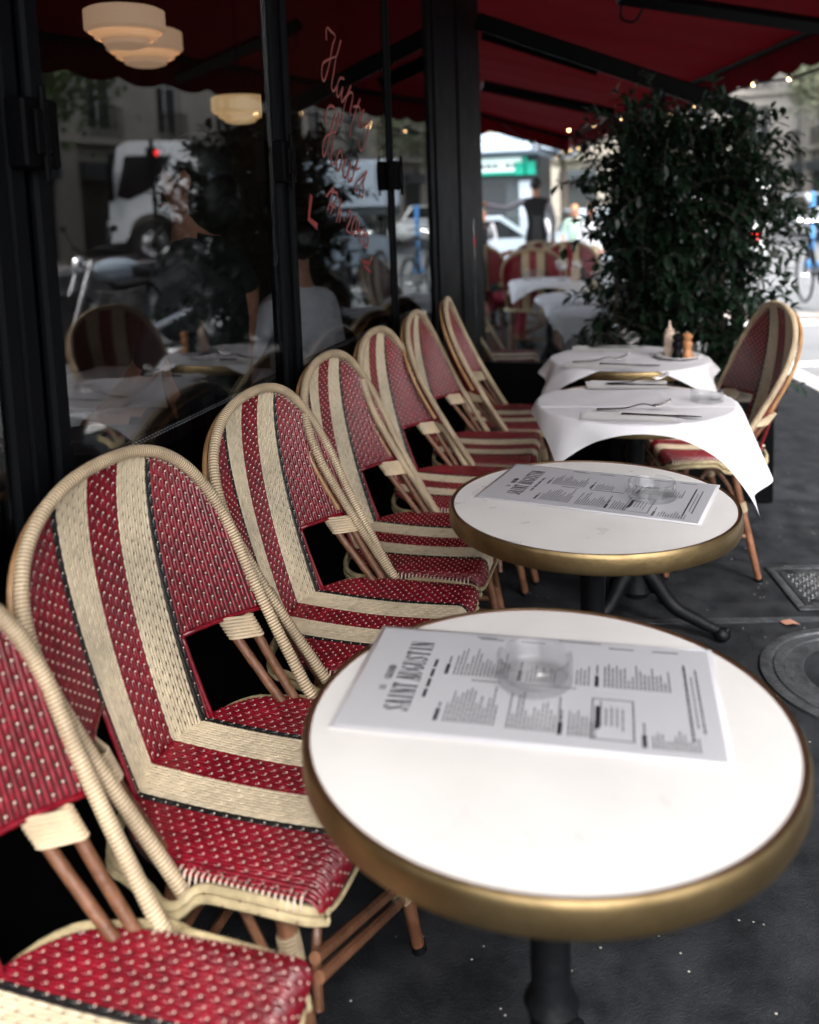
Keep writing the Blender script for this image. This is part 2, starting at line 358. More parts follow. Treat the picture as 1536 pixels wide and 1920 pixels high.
def wrapped(mb, pts, r, pitch, n=10, m='_', depth=.13):
    q = resample(pts, pitch/5); rs = [r*(1+depth*(-1, 0, .25, .25, 0)[i % 5]) for i in range(len(q))]
    f0 = len(mb.f); mb.tube(q, rs, n, m); k = mb.mi('groove')
    for f in range(f0, len(mb.f)-2):
        if ((f-f0)//n) % 5 in (0, 4): mb.m[f] = k
DY, PZ = .0062, .0215
def strand_mat(y):
    a = abs(y)
    if a < .033: return 'red'
    if a < .103: return 'cream'
    if a < .1155: return 'black'
    return 'red'
def strand(mb, fpos, fnor, side, v0, v1, ph, m, hgt=.0009, w=DY*1.0, dots=True):
    # ribbon following the surface from parameter v0 to v1, arched over the weft and dipping at every dot
    n = max(2, int((v1-v0)/(PZ/9))); vs = []
    for i in range(n+1):
        v = v0+(v1-v0)*i/n; c = .5-.5*cos(2*pi*(v-ph)/PZ); p = fpos(v); nn = fnor(v)
        h = .0007+hgt*(c**.5 if dots else .35+.4*c); ww = w*((.22+.78*min(1, c*2.3)**.8) if dots else .97)*.5
        for a, b in ((-1, -.0012), (-.55, h*.8), (0, h), (.55, h*.8), (1, -.0012)): vs.append(p+side(v)*(a*ww)+nn*b)
    mb.add(vs, [(i*5+k, i*5+k+1, i*5+6+k, i*5+5+k) for i in range(n) for k in range(4)], m)
def bead(mb, p, nn, s_, r=.0021, m='dot'):
    t = nn.cross(s_).normalized(); vs = []
    for q, z in ((1., 0.), (.78, .62), (.0, .9)):
        for k in range(6): a = 2*pi*k/6; vs.append(p+s_*(cos(a)*r*1.15*q)+t*(sin(a)*r*q)+nn*(z*r))
    mb.add(vs, [(i*6+k, i*6+(k+1) % 6, i*6+6+(k+1) % 6, i*6+6+k) for i in range(2) for k in range(6)], m)
def backrest_mesh():
    mb = MB(); sd = lambda v: Vector((0, 1, 0)); hb = .118
    for i in range(-42, 43):
        y = i*DY
        z1 = .60
        while z1 < ZT and abs(y)*fan(z1) < hoop_y(z1)-.005: z1 += .004
        if z1 < .63: continue
        z1 -= .004
        z0 = ZS+.004 if abs(y)*.97 < hb else .614
        sidev = Vector((bsurf(y+.002, .7)-bsurf(y-.002, .7))).normalized()
        dots = i % 2 == 0; ph = ((i//2) % 2)*PZ/2+(0 if dots else PZ*.25); m = strand_mat(y)
        strand(mb, lambda v: bsurf(y*fan(v), v), lambda v: bnorm(y*fan(v), v), lambda v: sidev*fan(v), z0, z1, ph, m, dots=dots)
        j = math.ceil((z0+.004-ph)/PZ)
        while dots and j*PZ+ph < z1-.003:
            z = j*PZ+ph; j += 1
            yy = y*fan(z); bead(mb, bsurf(yy, z)+bnorm(yy, z)*.0011, bnorm(yy, z), sidev, .00190 if m == 'red' else .0014, 'dot' if m != 'cream' else 'cream')
    # sheets behind: dark gap sheet and striped rear face
    def sheet(off, m, flip):
        ny, nz = 40, 40; idx = {}; vs = []; fs = []
        for a in range(ny+1):
            y = -HWC*.985+2*HWC*.985*a/ny; zt = .745+(ZT-.745)*max(0, 1-(abs(y)/HWC)**2.3)**(1/2.3)-.006
            for b in range(nz+1):
                z = ZS+(zt-ZS)*b/nz
                if abs(y) >= hb: z = .612+(zt-.612)*b/nz
                vs.append(bsurf(y, z)+bnorm(y, z)*off)
        for a in range(ny):
            for b in range(nz):
                q = [a*(nz+1)+b, (a+1)*(nz+1)+b, (a+1)*(nz+1)+b+1, a*(nz+1)+b+1]; fs.append(tuple(q[::-1] if flip else q))
        mb.add(vs, fs, m)
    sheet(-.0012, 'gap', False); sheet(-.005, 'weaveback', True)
    # bound lower edges and cut-out edges
    for s_ in (-1, 1):
        mb.tube([bsurf(s_*y, .611)+Vector((0, 0, 0)) for y in (hb, .15, .18, .21, HWC-.012)], .0052, 8, 'red')
        mb.tube([bsurf(s_*hb, ZS+(.612-ZS)*k/8) for k in range(9)], .0045, 8, 'red')
    return mb
def seat_hw(x):
    if x > -.0: h = .232+.004*min(1, x/.1)
    else: h = .232*sqrt(max(0, 1-((0-x)/.188)**2))
    if x > .17: t = (x-.17)/.058; h -= .05*(1-sqrt(max(0, 1-min(1, t)**2)))
    return h
XB, XF = -.172, .214
def seat_pt(u, y):  # u runs from the rear edge to the front and over the nose
    u0 = XF-.022
    edge = max(0, (abs(y)-(.232-.04))/.04)
    zc = .462-.010*cos(min(1, abs(u-.03)/.2)*pi/2)*(1-(y/.235)**2)-.010*edge**2
    if u <= u0: return Vector((u, y, zc))
    t = (u-u0)/.026
    if t <= pi/2: return Vector((u0+.026*sin(t), y, zc-.026*(1-cos(t))))
    return Vector((u0+.026+.1*(0), y, zc-.026-(t-pi/2)*.026))
def seat_nor(u, y):
    e = .002; a = seat_pt(u+e, y)-seat_pt(u-e, y); b = seat_pt(u, y+e)-seat_pt(u, y-e); n = a.cross(b); return n.normalized() if n.length > 0 else Vector((0, 0, 1))
def seat_mesh():
    mb = MB(); sd = lambda v: Vector((0, 1, 0)); NOSE = XF-.022+.026*(pi/2)+.018
    for i in range(-42, 43):
        y = i*DY
        if abs(y) > .231: continue
        u0 = XB
        while seat_hw(u0) < abs(y)+.003 and u0 < .1: u0 += .003
        shrink = max(0, abs(y)-.17)/.064; u1 = NOSE-.030*shrink**2
        dots = i % 2 == 0; ph = ((i//2) % 2)*PZ/2+(0 if dots else PZ*.25); m = strand_mat(y)
        strand(mb, lambda v: seat_pt(v, y), lambda v: seat_nor(v, y), sd, u0, u1, ph, m, dots=dots)
        j = math.ceil((u0+.003-ph)/PZ)
        while dots and j*PZ+ph < u1-.002:
            u = j*PZ+ph; j += 1; nn = seat_nor(u, y)
            bead(mb, seat_pt(u, y)+nn*.0012, nn, Vector((0, 1, 0)), .00135 if m == 'red' else .0014, 'dot' if m != 'cream' else 'cream')
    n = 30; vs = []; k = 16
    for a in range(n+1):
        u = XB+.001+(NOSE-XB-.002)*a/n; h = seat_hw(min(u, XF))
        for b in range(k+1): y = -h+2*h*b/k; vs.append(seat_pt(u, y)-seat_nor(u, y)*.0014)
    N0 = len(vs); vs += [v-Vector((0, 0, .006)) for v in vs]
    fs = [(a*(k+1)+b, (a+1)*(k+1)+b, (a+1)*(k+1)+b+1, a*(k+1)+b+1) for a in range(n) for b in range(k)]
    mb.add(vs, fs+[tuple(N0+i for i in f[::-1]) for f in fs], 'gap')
    for s_ in (-1, 1):      # staples that tie the weave to the rim
        for q in range(21):
            x = -.0+.0095*q; y = s_*seat_hw(x); z = seat_pt(x, y).z; L = .013 if q % 3 else .02
            mb.tube([(x, y-s_*(L), z+.0028), (x, y-s_*.002, z+.002), (x+.001, y+s_*.006, z-.012)], .0018, 5, 'dot')
    return mb
def side_path(s_, dz, out):
    return smoothcurve([(-.09, s_*(.232+out), .440+dz), (-.04, s_*(.250+out), .437+dz), (-.006, s_*(.266+out), .430+dz), (.018, s_*(.262+out), .431+dz), (.042, s_*(.243+out), .445+dz),
                        (.10, s_*(.239+out), .445+dz), (.165, s_*(.236+out), .441+dz), (.198, s_*(.226+out), .432+dz), (.216, s_*(.205+out), .419+dz)], 5)
def make_chair(label, group):
    t = thing('bistro_chair', label, 'chair', group=group)
    mb = MB(); wrapped(mb, hoop_pts(zb=.43), .0108, .0058, 12); mb.build('hoop_frame', 'hoopwrap', t, ang=3.2)
    mb = MB()
    p = [(a[0]-.021, a[1]*.985, a[2]-.014) for a in hoop_pts(zb=.64)]
    
    mb.tube(p, .0068, 8)
    for k in range(10, len(p)-10, 1):
        a = Vector(p[k]); mb.tube([a+Vector((.004, 0, 0)), a+Vector((.020, -math.copysign(.004, a.y), .002))], .0016, 4, 'dot')
    mb.build('rear_hoop', 'rattan_o', t)
    backrest_mesh().build('backrest', 'red', t, ang=3.2)
    seat_mesh().build('seat', 'red', t, ang=3.2)
    mb = MB()
    for s_ in (-1, 1):
        for dz, out in ((0, 0), (-.0135, .003)): mb.tube(side_path(s_, dz, out), .0068, 8)
        for q in range(6): mb.sphere((.05+q*.028, s_*.249, .444-(q % 2)*.013), .0018, 'rattan', 6, 4)
    rear = [(XB-.004+.0, 0, .44)]
    rr = [(-.09-.085*sin(a), .232*math.copysign(abs(cos(a))**.8, cos(a)), .440) for a in [pi*k/18 for k in range(19)]]
    mb.tube(rr, .0066, 8); mb.tube([(a[0], a[1]*1.01, a[2]-.0135) for a in rr], .0066, 8)
    mb.tube(smoothcurve([(.198, -.222, .424), (.217, -.19, .411), (.222, -.1, .409), (.222, .1, .409), (.217, .19, .411), (.198, .222, .424)], 5), .0036, 8)
    mb.build('seat_rim', 'rim', t)
    for s_ in (-1, 1):
        for q, yy in ((0, .224), (1, .203)):
            mb = MB(); P_ = [Vector((lean(z)-.026-.012*q-.024*q*(z-.44)/.15, s_*yy, z)) for z in (.43, .48, .54, .592)]
            mb.tube(P_, .0088, 10); mb.build('support_rod', 'rattan', t)
        mb = MB()
        for k in range(7):
            z = .609-.0058*k; c1 = Vector((lean(z)-.026, s_*.224, z)); c2 = Vector((lean(z)-.038-.024*(z-.44)/.15, s_*.203, z)); ax = Vector((-.45, 0, 1)).normalized()
            d = (c1-c2).normalized(); w = ax.cross(d); loop = []
            for j in range(16):
                a = 2*pi*j/16; cc = c1 if cos(a) > 0 else c2; loop.append(cc+d*(.0112*cos(a))+w*(.0112*sin(a)))
            mb.tube(loop, .0030, 6, closed=True)
        mb.build('cane_binding', 'hoopwrap', t)
        # legs
        mb = MB(); f0 = Vector((.135, s_*.195, .432)); f1 = Vector((.212, s_*.200, 0))
        mb.tube([f0, f0.lerp(f1, .33), f0.lerp(f1, .66), f1], [.0135, .0135, .013, .012], 10)
        mb.tube([f1+Vector((0, 0, 0)), f1+Vector((-.002, 0, .012))], [.0145, .0145], 10, 'iron')
        lg = mb.build('leg', 'rattan', t)
        b2 = MB(); q0 = f0.lerp(f1, .09)
        wrapped(b2, [f0.lerp(f1, .16), f0.lerp(f1, .27)], .0165, .006, 10, depth=.25); b2.build('cane_binding', 'binding', lg)
        mb = MB(); g0 = Vector((-.018, s_*.205, .44)); g1 = Vector((-.115, s_*.225, 0))
        mb.tube([g0, g0.lerp(g1, .4), g0.lerp(g1, .7), g1], [.013, .0135, .013, .012], 10)
        mb.tube([g1, g1+Vector((.002, 0, .012))], [.0145, .0145], 10, 'iron')
        lg = mb.build('leg', 'rattan', t)
        b2 = MB(); wrapped(b2, [g0.lerp(g1, .34), g0.lerp(g1, .42)], .0168, .006, 10, depth=.25); b2.build('cane_binding', 'binding', lg)
        # curved braces and side stretcher
        mb = MB(); a = f0.lerp(f1, .62); b = g0.lerp(g1, .62)
        mb.tube([a, a.lerp(b, .5), b], .0085, 8)
        mb.tube(smoothcurve([f0.lerp(f1, .5)+Vector((-.004, 0, 0)), (.11, s_*.195, .32), (.06, s_*.19, .40), (.0, s_*.19, .415)], 5), .0075, 8)
        mb.tube(smoothcurve([g0.lerp(g1, .5)+Vector((.004, 0, 0)), (-.02, s_*.2, .33), (.03, s_*.19, .40), (.09, s_*.19, .415)], 5), .0075, 8)
        mb.build('side_stretcher', 'rattan', t)
    mb = MB()
    for x, z in ((.198, .112), (.192, .140)): mb.tube([(x, -.205, z+.20), (x, .205, z)], .009, 8)
    mb.build('front_stretcher', 'rattan', t)
    for s_ in (1,):
        mb = MB(); wrapped(mb, [(.195, s_*.155, .226-s_*.076), (.195, s_*.18, .226-s_*.088)], .022, .006, 10, depth=.2)
        mb.build('stretcher_binding', 'binding', t)
    mb = MB(); mb.tube([(-.079, -.215, .165), (-.079, .215, .165)], .009, 8); mb.build('rear_stretcher', 'rattan', t)
    mb = MB()
    for s_ in (-1, 1):
        mb.tube(smoothcurve([(.19, s_*.195, .25), (.18, s_*.17, .34), (.17, s_*.10, .395), (.165, 0, .41)], 5), .0075, 8)
    mb.build('front_brace', 'rattan', t)
    return t

G_ROW = 'red and cream woven chairs lined up along the windows'
chair = make_chair('nearest chair in the window row, cut off at the lower left corner', G_ROW)
chair.location = (-.62, .70, 0)
CHX = [(-.634, 1.262, 'second chair from the camera, whole back and striped seat beside the first bare table'),
       (-.622, 1.822, 'third chair from the camera, its back overlapping the second one'),
       (-.622, 2.312, 'fourth chair from the camera, level with the laid menu on the second table'),
       (-.630, 2.805, 'fifth chair from the camera, glossy back in front of the middle window'),
       (-.618, 3.290, 'sixth chair from the camera, near the dark pillar'),
       (-.598, 3.790, 'last chair of the window row before the glass screen')]
RZ = [radians(-2.5), radians(-1.5), 0, 0, radians(4), radians(9)]
for (x, y, lab), rz in zip(CHX, RZ): place(chair, (x, y, 0), rz, lab, G_ROW)
place(chair, (.228, 3.47, 0), pi+radians(11), 'lone chair on the kerb side facing the window row, in front of the shrub')
G_FAR = 'woven chairs of the terrace beyond the glass screen'
place(chair, (-.86, 5.30, 0), radians(4), 'chair just behind the glass screen, seen side on beside the pillar', G_FAR)
place(chair, (-1.02, 8.95, 0), -pi/2+.25, 'far chair with its red striped back turned to the camera, middle of the far three', G_FAR)
place(chair, (-.98, 7.95, 0), pi/2+.1, 'far chair seen from behind, in front of the other two far ones', G_FAR)
place(chair, (-.70, 9.25, 0), pi/2-.2, 'far chair at the right end of the far three, below the waiter', G_FAR)
place(chair, (-1.62, 8.75, 0), pi/2+.1, 'far chair half hidden by the seated diner near the pillar', G_FAR)
place(chair, (-.02, 6.75, 0), pi+.15, 'far chair facing left beside the shrub, mostly behind its leaves', G_FAR)
place(chair, (.04, 5.72, 0), pi+.1, 'chair facing left at the first table beyond the screen, behind the shrub', G_FAR)

# ------------------------------------------------------------------ tables
RT, ZTOP = .305, .735
def make_table(label, group, name='bistro_table'):
    t = thing(name, label, 'table', group=group)
    mb = MB(); mb.lathe([(0, ZTOP), (.15, ZTOP), (RT-.0095, ZTOP), (RT-.0095, ZTOP-.03), (0, ZTOP-.03)], 96); mb.build('tabletop', 'laminate', t)
    mb = MB()
    mb.lathe([(RT-.0095, ZTOP-.001), (RT-.0085, ZTOP+.0014), (RT-.006, ZTOP+.0014), (RT-.0055, ZTOP-.004)], 96, 'laminate_edge')
    mb.lathe([(RT-.0058, ZTOP-.002), (RT-.0052, ZTOP+.0018), (RT-.002, ZTOP+.0022), (RT, ZTOP-.001), (RT+.0012, ZTOP-.006), (RT+.0012, ZTOP-.033), (RT-.001, ZTOP-.0375), (RT-.006, ZTOP-.0385), (RT-.006, ZTOP-.032)], 96, 'brass')
    mb.build('brass_rim', 'brass', t)
    mb = MB(); mb.lathe([(0, ZTOP-.031), (.12, ZTOP-.031), (.12, ZTOP-.037), (.05, ZTOP-.05), (.034, ZTOP-.08), (.030, ZTOP-.10), (.035, ZTOP-.115), (.030, ZTOP-.13), (.026, .50), (.026, .36), (.030, .35), (.036, .338), (.030, .325),
                         (.028, .30), (.034, .24), (.040, .225), (.046, .215), (.040, .20), (.036, .18), (.045, .14), (.05, .12), (.04, .1), (.0, .1)], 28); mb.build('pedestal', 'iron', t)
    for k in range(3):
        a = radians(-15+120*k); d = Vector((cos(a), sin(a), 0)); mb = MB()
        P_ = smoothcurve([d*.02+Vector((0, 0, .20)), d*.06+Vector((0, 0, .16)), d*.12+Vector((0, 0, .085)), d*.20+Vector((0, 0, .05)), d*.26+Vector((0, 0, .03))], 6)
        mb.tube(P_, [.030-.0006*i for i in range(len(P_))], 10)
        mb.sphere(d*.27+Vector((0, 0, .022)), .023, n=12, k=8, sc=(1.2, 1.2, .95)); mb.sphere(d*.285+Vector((0, 0, .036)), .012, n=10, k=6)
        s2 = smoothcurve([d*.05+Vector((0, 0, .12)), d*.085+Vector((0, 0, .125)), d*.10+Vector((0, 0, .105)), d*.085+Vector((0, 0, .09)), d*.07+Vector((0, 0, .10))], 5); mb.tube(s2, .009, 8)
        mb.build('foot', 'iron', t)
    return t
G_T = 'round brass-rimmed cafe tables'
table = make_table('nearest round table, bare ivory top with thick brass rim, filling the lower right', G_T)
T1, T2, T3, T4 = (-.124, 1.057), (-.117, 1.89), (-.04, 2.86), (-.075, 3.66)
T5, T6, T7 = (-.235, 5.20), (-.42, 6.05), (-.78, 7.30)
table.location = (*T1, 0); table.rotation_euler.z = radians(105)
place(table, (*T2, 0), 0.35, 'second round table, bare ivory top with menu and ashtray, before the clothed tables', G_T)
place(table, (*T3, 0), 0, 'third table, under white cloth with two cutlery sets and an ashtray', G_T)
place(table, (*T4, 0), .5, 'fourth table, under white cloth carrying the pepper mills and sauce bottle', G_T)
place(table, (*T5, 0), .5, 'first clothed table beyond the glass screen', G_T)
place(table, (*T6, 0), .9, 'middle clothed table beyond the glass screen', G_T)
place(table, (*T7, 0), .2, 'farthest clothed table, covered with upturned glasses', G_T)

def cloth_mesh(R, Q, flare, seed, tipdrop=1.0, fold=True):
    mb = MB(); n = 84; rnd = random.Random(seed); vs = []; ph = rnd.random()*6
    for i in range(n+1):
        for j in range(n+1):
            s_, t_ = i/n, j/n; u, v = (s_-.5)*.66, (t_-.5)*.66
            x = (Q[0][0]*(1-s_)+Q[1][0]*s_)*(1-t_)+(Q[3][0]*(1-s_)+Q[2][0]*s_)*t_; y = (Q[0][1]*(1-s_)+Q[1][1]*s_)*(1-t_)+(Q[3][1]*(1-s_)+Q[2][1]*s_)*t_
            r = sqrt(x*x+y*y); a = math.atan2(y, x); z = .0032
            if fold:
                for q, w in ((u, 0), (v, 0)): z += .0034*math.exp(-(q/.005)**2)
            z += .0009*sin(x*41+ph)*sin(y*37)
            Re = R+.004
            if r > Re:
                e = r-Re; bend = min(1, e/.02)
                wav = 1+.30*sin(a*8+ph)+.16*sin(a*15+ph*2)
                rr = Re+.006*bend+e*flare*wav; z = z*(1-bend)-(e*tipdrop)*sqrt(max(.0, 1-flare*flare)); x, y = rr*cos(a), rr*sin(a)
            vs.append((x, y, z))
    fs = [(i*(n+1)+j, (i+1)*(n+1)+j, (i+1)*(n+1)+j+1, i*(n+1)+j+1) for i in range(n) for j in range(n)]
    N0 = len(vs); vs2 = [(x, y, z-.0007) for x, y, z in vs]
    mb.add(vs+vs2, fs+[tuple(N0+i for i in f[::-1]) for f in fs]); return mb
G_C = 'white paper tablecloths'
def cloth(T, Q, flare, seed, label, tip=1.):
    o = cloth_mesh(RT+.001, Q, flare, seed, tip).build('tablecloth', 'cloth', loc=(*T, ZTOP+.002), ang=1.5); return tag(o, label, 'tablecloth', G_C)
def rq(h, rot, ox=0, oy=0): return [(h*1.4142*cos(rot+a)+ox, h*1.4142*sin(rot+a)+oy) for a in (-.75*pi, -.25*pi, .25*pi, .75*pi)]
cloth(T3, [(-.262, -.352), (.545, -.285), (.52, .25), (-.385, .13)], .30, 3, 'white paper cloth hanging in long points over the third table, its brass rim peeking below', 1.05)
cloth(T4, [(-.37, -.298), (.36, -.285), (.34, .34), (-.37, .32)], .55, 4, 'white paper cloth on the fourth table, lower corner flapping toward the window')
cloth(T5, rq(.33, .2), .45, 5, 'white cloth on the first table beyond the glass screen')
cloth(T6, rq(.33, .3), .45, 6, 'white cloth on the middle table beyond the glass screen')
cloth(T7, rq(.34, .1), .40, 7, 'white cloth pointing down toward the dark seats on the farthest table')

# ------------------------------------------------------------------ menus
def glyph(mb, ch, x0, y0, w, h, z, thin=.12, thick=.34):
    # condensed serif capitals: list of strokes (x1,y1,x2,y2,width) in unit cells
    t, k = thin, thick
    G = {'I': [(.5, 0, .5, 1, k)], 'T': [(.5, 0, .5, 1, k), (.05, .96, .95, .96, t), (.08, .96, .08, .8, t), (.92, .96, .92, .8, t)],
         'N': [(.12, 0, .12, 1, t), (.88, 0, .88, 1, t), (.16, 1, .84, 0, k)], 'A': [(.08, 0, .48, 1, t), (.48, 1, .84, 0, k), (.2, .33, .7, .33, t)],
         'U': [(.2, 1, .2, .15, k), (.2, .15, .5, .02, t), (.5, .02, .85, .15, t), (.85, .15, .85, 1, t)],
         'S': [(.85, .82, .5, .97, t), (.5, .97, .2, .8, t), (.2, .8, .8, .25, k), (.8, .22, .5, .03, t), (.5, .03, .15, .18, t), (.85, .98, .85, .75, t), (.13, .0, .13, .27, t)],
         'G': [(.85, .8, .5, .97, t), (.5, .97, .2, .7, t), (.2, .75, .2, .25, k), (.2, .25, .5, .03, t), (.5, .03, .85, .2, t), (.8, .05, .8, .42, k*.7), (.6, .42, .95, .42, t)],
         'L': [(.2, 0, .2, 1, k), (.2, .04, .9, .04, t), (.9, .04, .9, .25, t)], 'E': [(.2, 0, .2, 1, k), (.2, .04, .9, .04, t), (.2, .96, .9, .96, t), (.2, .5, .75, .5, t)],
         'R': [(.2, 0, .2, 1, k), (.2, .96, .8, .85, t), (.8, .85, .8, .6, k*.8), (.8, .58, .2, .5, t), (.45, .5, .88, 0, k*.9)], 'D': [(.2, 0, .2, 1, k), (.2, .96, .7, .88, t), (.8, .8, .8, .2, k*.8), (.7, .12, .2, .04, t)]}
    for x1, y1, x2, y2, wd in G.get(ch, []):
        a = Vector((x0+x1*w, y0+y1*h)); b = Vector((x0+x2*w, y0+y2*h)); d = (b-a); d = d/max(d.length, 1e-6)
        n = Vector((-d.y, d.x)); ww = wd*w*.5 if abs(d.y) > .3 else wd*h*.18
        e = d*(.0 if abs(d.y) > .3 else .0)
        q = [a-n*ww-e, b-n*ww+e, b+n*ww+e, a+n*ww-e]; mb.prism([(p.x, p.y) for p in q], z, z+.00025)
    if ch in 'INTA':
        for xx in {'I': (.5,), 'T': (.5,), 'N': (.12,), 'A': (.08, .84)}[ch]:
            mb.box((x0+(xx-.3)*w, y0, z), (x0+(xx+.3)*w, y0+.035*h, z+.00025))
def menu_text():
    # menu local frame: u = long side (0..LU), v = short side (0..LV); writing runs along +v
    mb = MB(); z = .0016; rnd = random.Random(11)
    sw = []   # text frame: tx along v, ty along -u
    tmp = MB()
    def word(s_, v0, cw, u_base, h, gap=.15):
        v = v0
        for ch in s_:
            if ch != ' ': glyph(tmp, ch, v, -u_base, cw, h, z)
            v += cw*(1+gap) if ch != ' ' else cw*.6
    word('SAINT', .048, .0118, .0905, .034); word('AUGUSTIN', .122, .0118, .0905, .034)
    word('LE', .095, .0055, .049, .009); word('GRAND', .122, .0065, .051, .011)
    def line(u, v0, L, th=.0017, dash=True):
        v = v0
        while v < v0+L:
            w = rnd.uniform(.005, .013) if dash else L; w = min(w, v0+L-v)
            tmp.box((v, -u-th/2, z), (v+w, -u+th/2, z+.00025)); v += w+(.0022 if dash else 1)
    for k in range(4): line(.1035, .085+k*.026, .02, .0045, False)
    def block(u0, v0, n, lmin, lmax, du=.0052, head=True):
        if head: line(u0, v0, .027, .0052, False); line(u0+.0003, v0+.031, rnd.uniform(.01, .025), .0022)
        for k in range(n): line(u0+.0105+k*du, v0, rnd.uniform(lmin, lmax))
    block(.122, .147, 15, .03, .075); block(.222, .145, 8, .02, .05); block(.288, .147, 4, .03, .06, head=False); block(.325, .147, 17, .02, .065)
    block(.128, .035, 13, .025, .095); block(.2075, .033, 13, .03, .09, head=False); block(.283, .03, 7, .03, .06)
    for k in range(5): line(.331+k*.0068, .052+rnd.uniform(-.01, .01), rnd.uniform(.03, .06))
    line(.3275, .05, .05, .0055, False)
    block(.383, .02, 11, .015, .04)
    # ruled box
    for a, b, c, d in ((.320, .028, .3215, .118), (.3705, .028, .372, .118)): tmp.box((b, -c, z), (d, -a, z+.00025))
    for v in (.028, .1168): tmp.box((v, -.372, z), (v+.0012, -.320, z+.00025))
    line(.44, .04, .18, .003); line(.4475, .07, .12, .0014); line(.4545, .06, .15, .0022)
    for u in (.155, .215, .275, .34, .40):
        tmp.box((.2515, -u-.035, z), (.2535, -u, z+.00025)) if u != .275 else None
    for u0_, u1_, v_ in ((.16, .20, .135), (.225, .30, .136), (.15, .18, .256), (.27, .33, .262)):
        uu = u0_
        while uu < u1_: tmp.box((v_, -uu-.0035, z), (v_+.0022, -uu, z+.00025)); uu += .005
    # rotate text frame into the menu frame: (tx,ty)->(u=-ty, v=tx)
    for (x, y, zz) in tmp.v: mb.v.append((-y, x, zz))
    mb.f = tmp.f; mb.m = tmp.m; mb.ms = tmp.ms
    return mb
LU, LV = .482, .272
def make_menu(label):
    t = thing('menu_card', label, 'menu', group='laminated menus on the bare tables')
    mb = MB(); mb.rbox((0, 0, 0), (LU, LV, .0008), .0003); mb.build('laminate_sleeve', 'lam', t)
    mb = MB(); mb.box((.007, .007, .0008), (LU-.007, LV-.007, .0013)); mb.build('printed_sheet', 'paper', t)
    menu_text().build('printed_text', 'ink', t, smooth=False)
    return t
menu = make_menu('large printed menu lying askew on the nearest table under the glass ashtray')
menu.location = (-.386, .977, ZTOP+.0018); menu.rotation_euler.z = radians(2.0)
place(menu, (-.372, 1.872, ZTOP+.0018), radians(-12.0), 'printed menu on the second table, sharp black lettering', 'laminated menus on the bare tables')

# ------------------------------------------------------------------ ashtrays, glasses, cutlery
def make_ashtray(label):
    mb = MB(); n = 64; prof = [(.0, .0), (.049, .0), (.0505, .0012), (.0505, .0345), (.0498, .0355), (.0466, .0355), (.0458, .0345), (.0455, .011), (.0445, .009), (.0, .009)]
    mb.lathe(prof, n)
    # three small cigarette notches pressed into the rim
    v = mb.v
    for i, (x, y, z) in enumerate(v):
        if z > .03:
            a = math.atan2(y, x) % (2*pi/3)
            if abs(a-.6) < .11: v[i] = (x, y, z-.009)
    o = mb.build('ashtray', 'glass', ang=.45); return tag(o, label, 'ashtray', 'clear glass ashtrays')
def cp(o, loc, rz, label, group=None): c = place(o, loc, rz, label, group or o.get('group')); return c
ash = make_ashtray('clear glass ashtray on the menu of the nearest table'); ash.location = (-.148, 1.135, ZTOP+.0042)
cp(ash, (.008, 1.925, ZTOP+.0042), 1.0, 'clear glass ashtray standing on the second table menu')
cp(ash, (.178, 2.885, ZTOP+.0068), 1.6, 'clear glass ashtray on the third table white cloth')
def make_fork(label):
    mb = MB(); L = .19; st = []
    def w(t): return .0105-.006*t/.55 if t < .55 else (.0045 if t < .66 else .0045+(t-.66)/.1*.0085 if t < .76 else .013)
    def zz(t): return .004+.010*math.exp(-((t-.62)/.16)**2)+(.022*((t-.7)/.3)**2 if t > .7 else 0)
    n = 30; vs = []
    for i in range(n+1):
        t = .78*i/n; ww = w(t)*.95
        for a, b in ((-1, 0), (0, .0018), (1, 0), (0, -.0010)): vs.append((t*L, a*ww, zz(t)+b))
    mb.add(vs, [(i*4+k, i*4+(k+1) % 4, i*4+4+(k+1) % 4, i*4+4+k) for i in range(n) for k in range(4)]+[(3, 2, 1, 0), (n*4, n*4+1, n*4+2, n*4+3)])
    for k in range(4):
        y = -.0105+.007*k; mb.tube([((.77+.23*j/6)*L, y*(1-.1*j/6), zz(.77+.23*j/6)) for j in range(7)], [.0020]*6+[.0008], 6)
    o = mb.build('fork', 'steel', ang=1.2); return tag(o, label, 'fork', 'forks laid on the tables')
def make_knife(label):
    mb = MB(); L = .215; n = 30; vs = []
    for i in range(n+1):
        t = i/n; hw = .0075-.0025*t if t < .5 else .0045+.006*sin((t-.5)/.5*pi)**.6*(1 if t < .97 else .4); th = .0028*(1-t)+.0006
        for a, b in ((-1, 0), (0, th), (.9, 0), (0, -th*.6)): vs.append((t*L, a*hw, .004+b))
    mb.add(vs, [(i*4+k, i*4+(k+1) % 4, i*4+4+(k+1) % 4, i*4+4+k) for i in range(n) for k in range(4)]+[(3, 2, 1, 0), (n*4, n*4+1, n*4+2, n*4+3)])
    o = mb.build('knife', 'steel', ang=1.0); return tag(o, label, 'knife', 'knives laid on the tables')
ZC = ZTOP+.009
fork = make_fork('fork on the near napkin of the third table, tines raised'); fork.location = (-.150, 2.685, ZC+.004); fork.rotation_euler.z = radians(12); fork.scale = (1.18, 1.15, 1.2)
knife = make_knife('knife on the near napkin of the third table, blade toward the kerb'); knife.location = (-.075, 2.655, ZC); knife.rotation_euler.z = radians(-3); knife.scale = (1.05, 1, 1)
cp(fork, (-.14, 3.075, ZC+.004), radians(22), 'fork on the far napkin of the third table'); cp(knife, (-.13, 3.085, ZC), radians(4), 'knife on the far napkin of the third table')
cp(fork, (-.285, 3.485, ZC+.004), radians(16), 'fork on the near napkin of the fourth table'); cp(knife, (-.18, 3.475, ZC), radians(-4), 'knife on the near napkin of the fourth table')
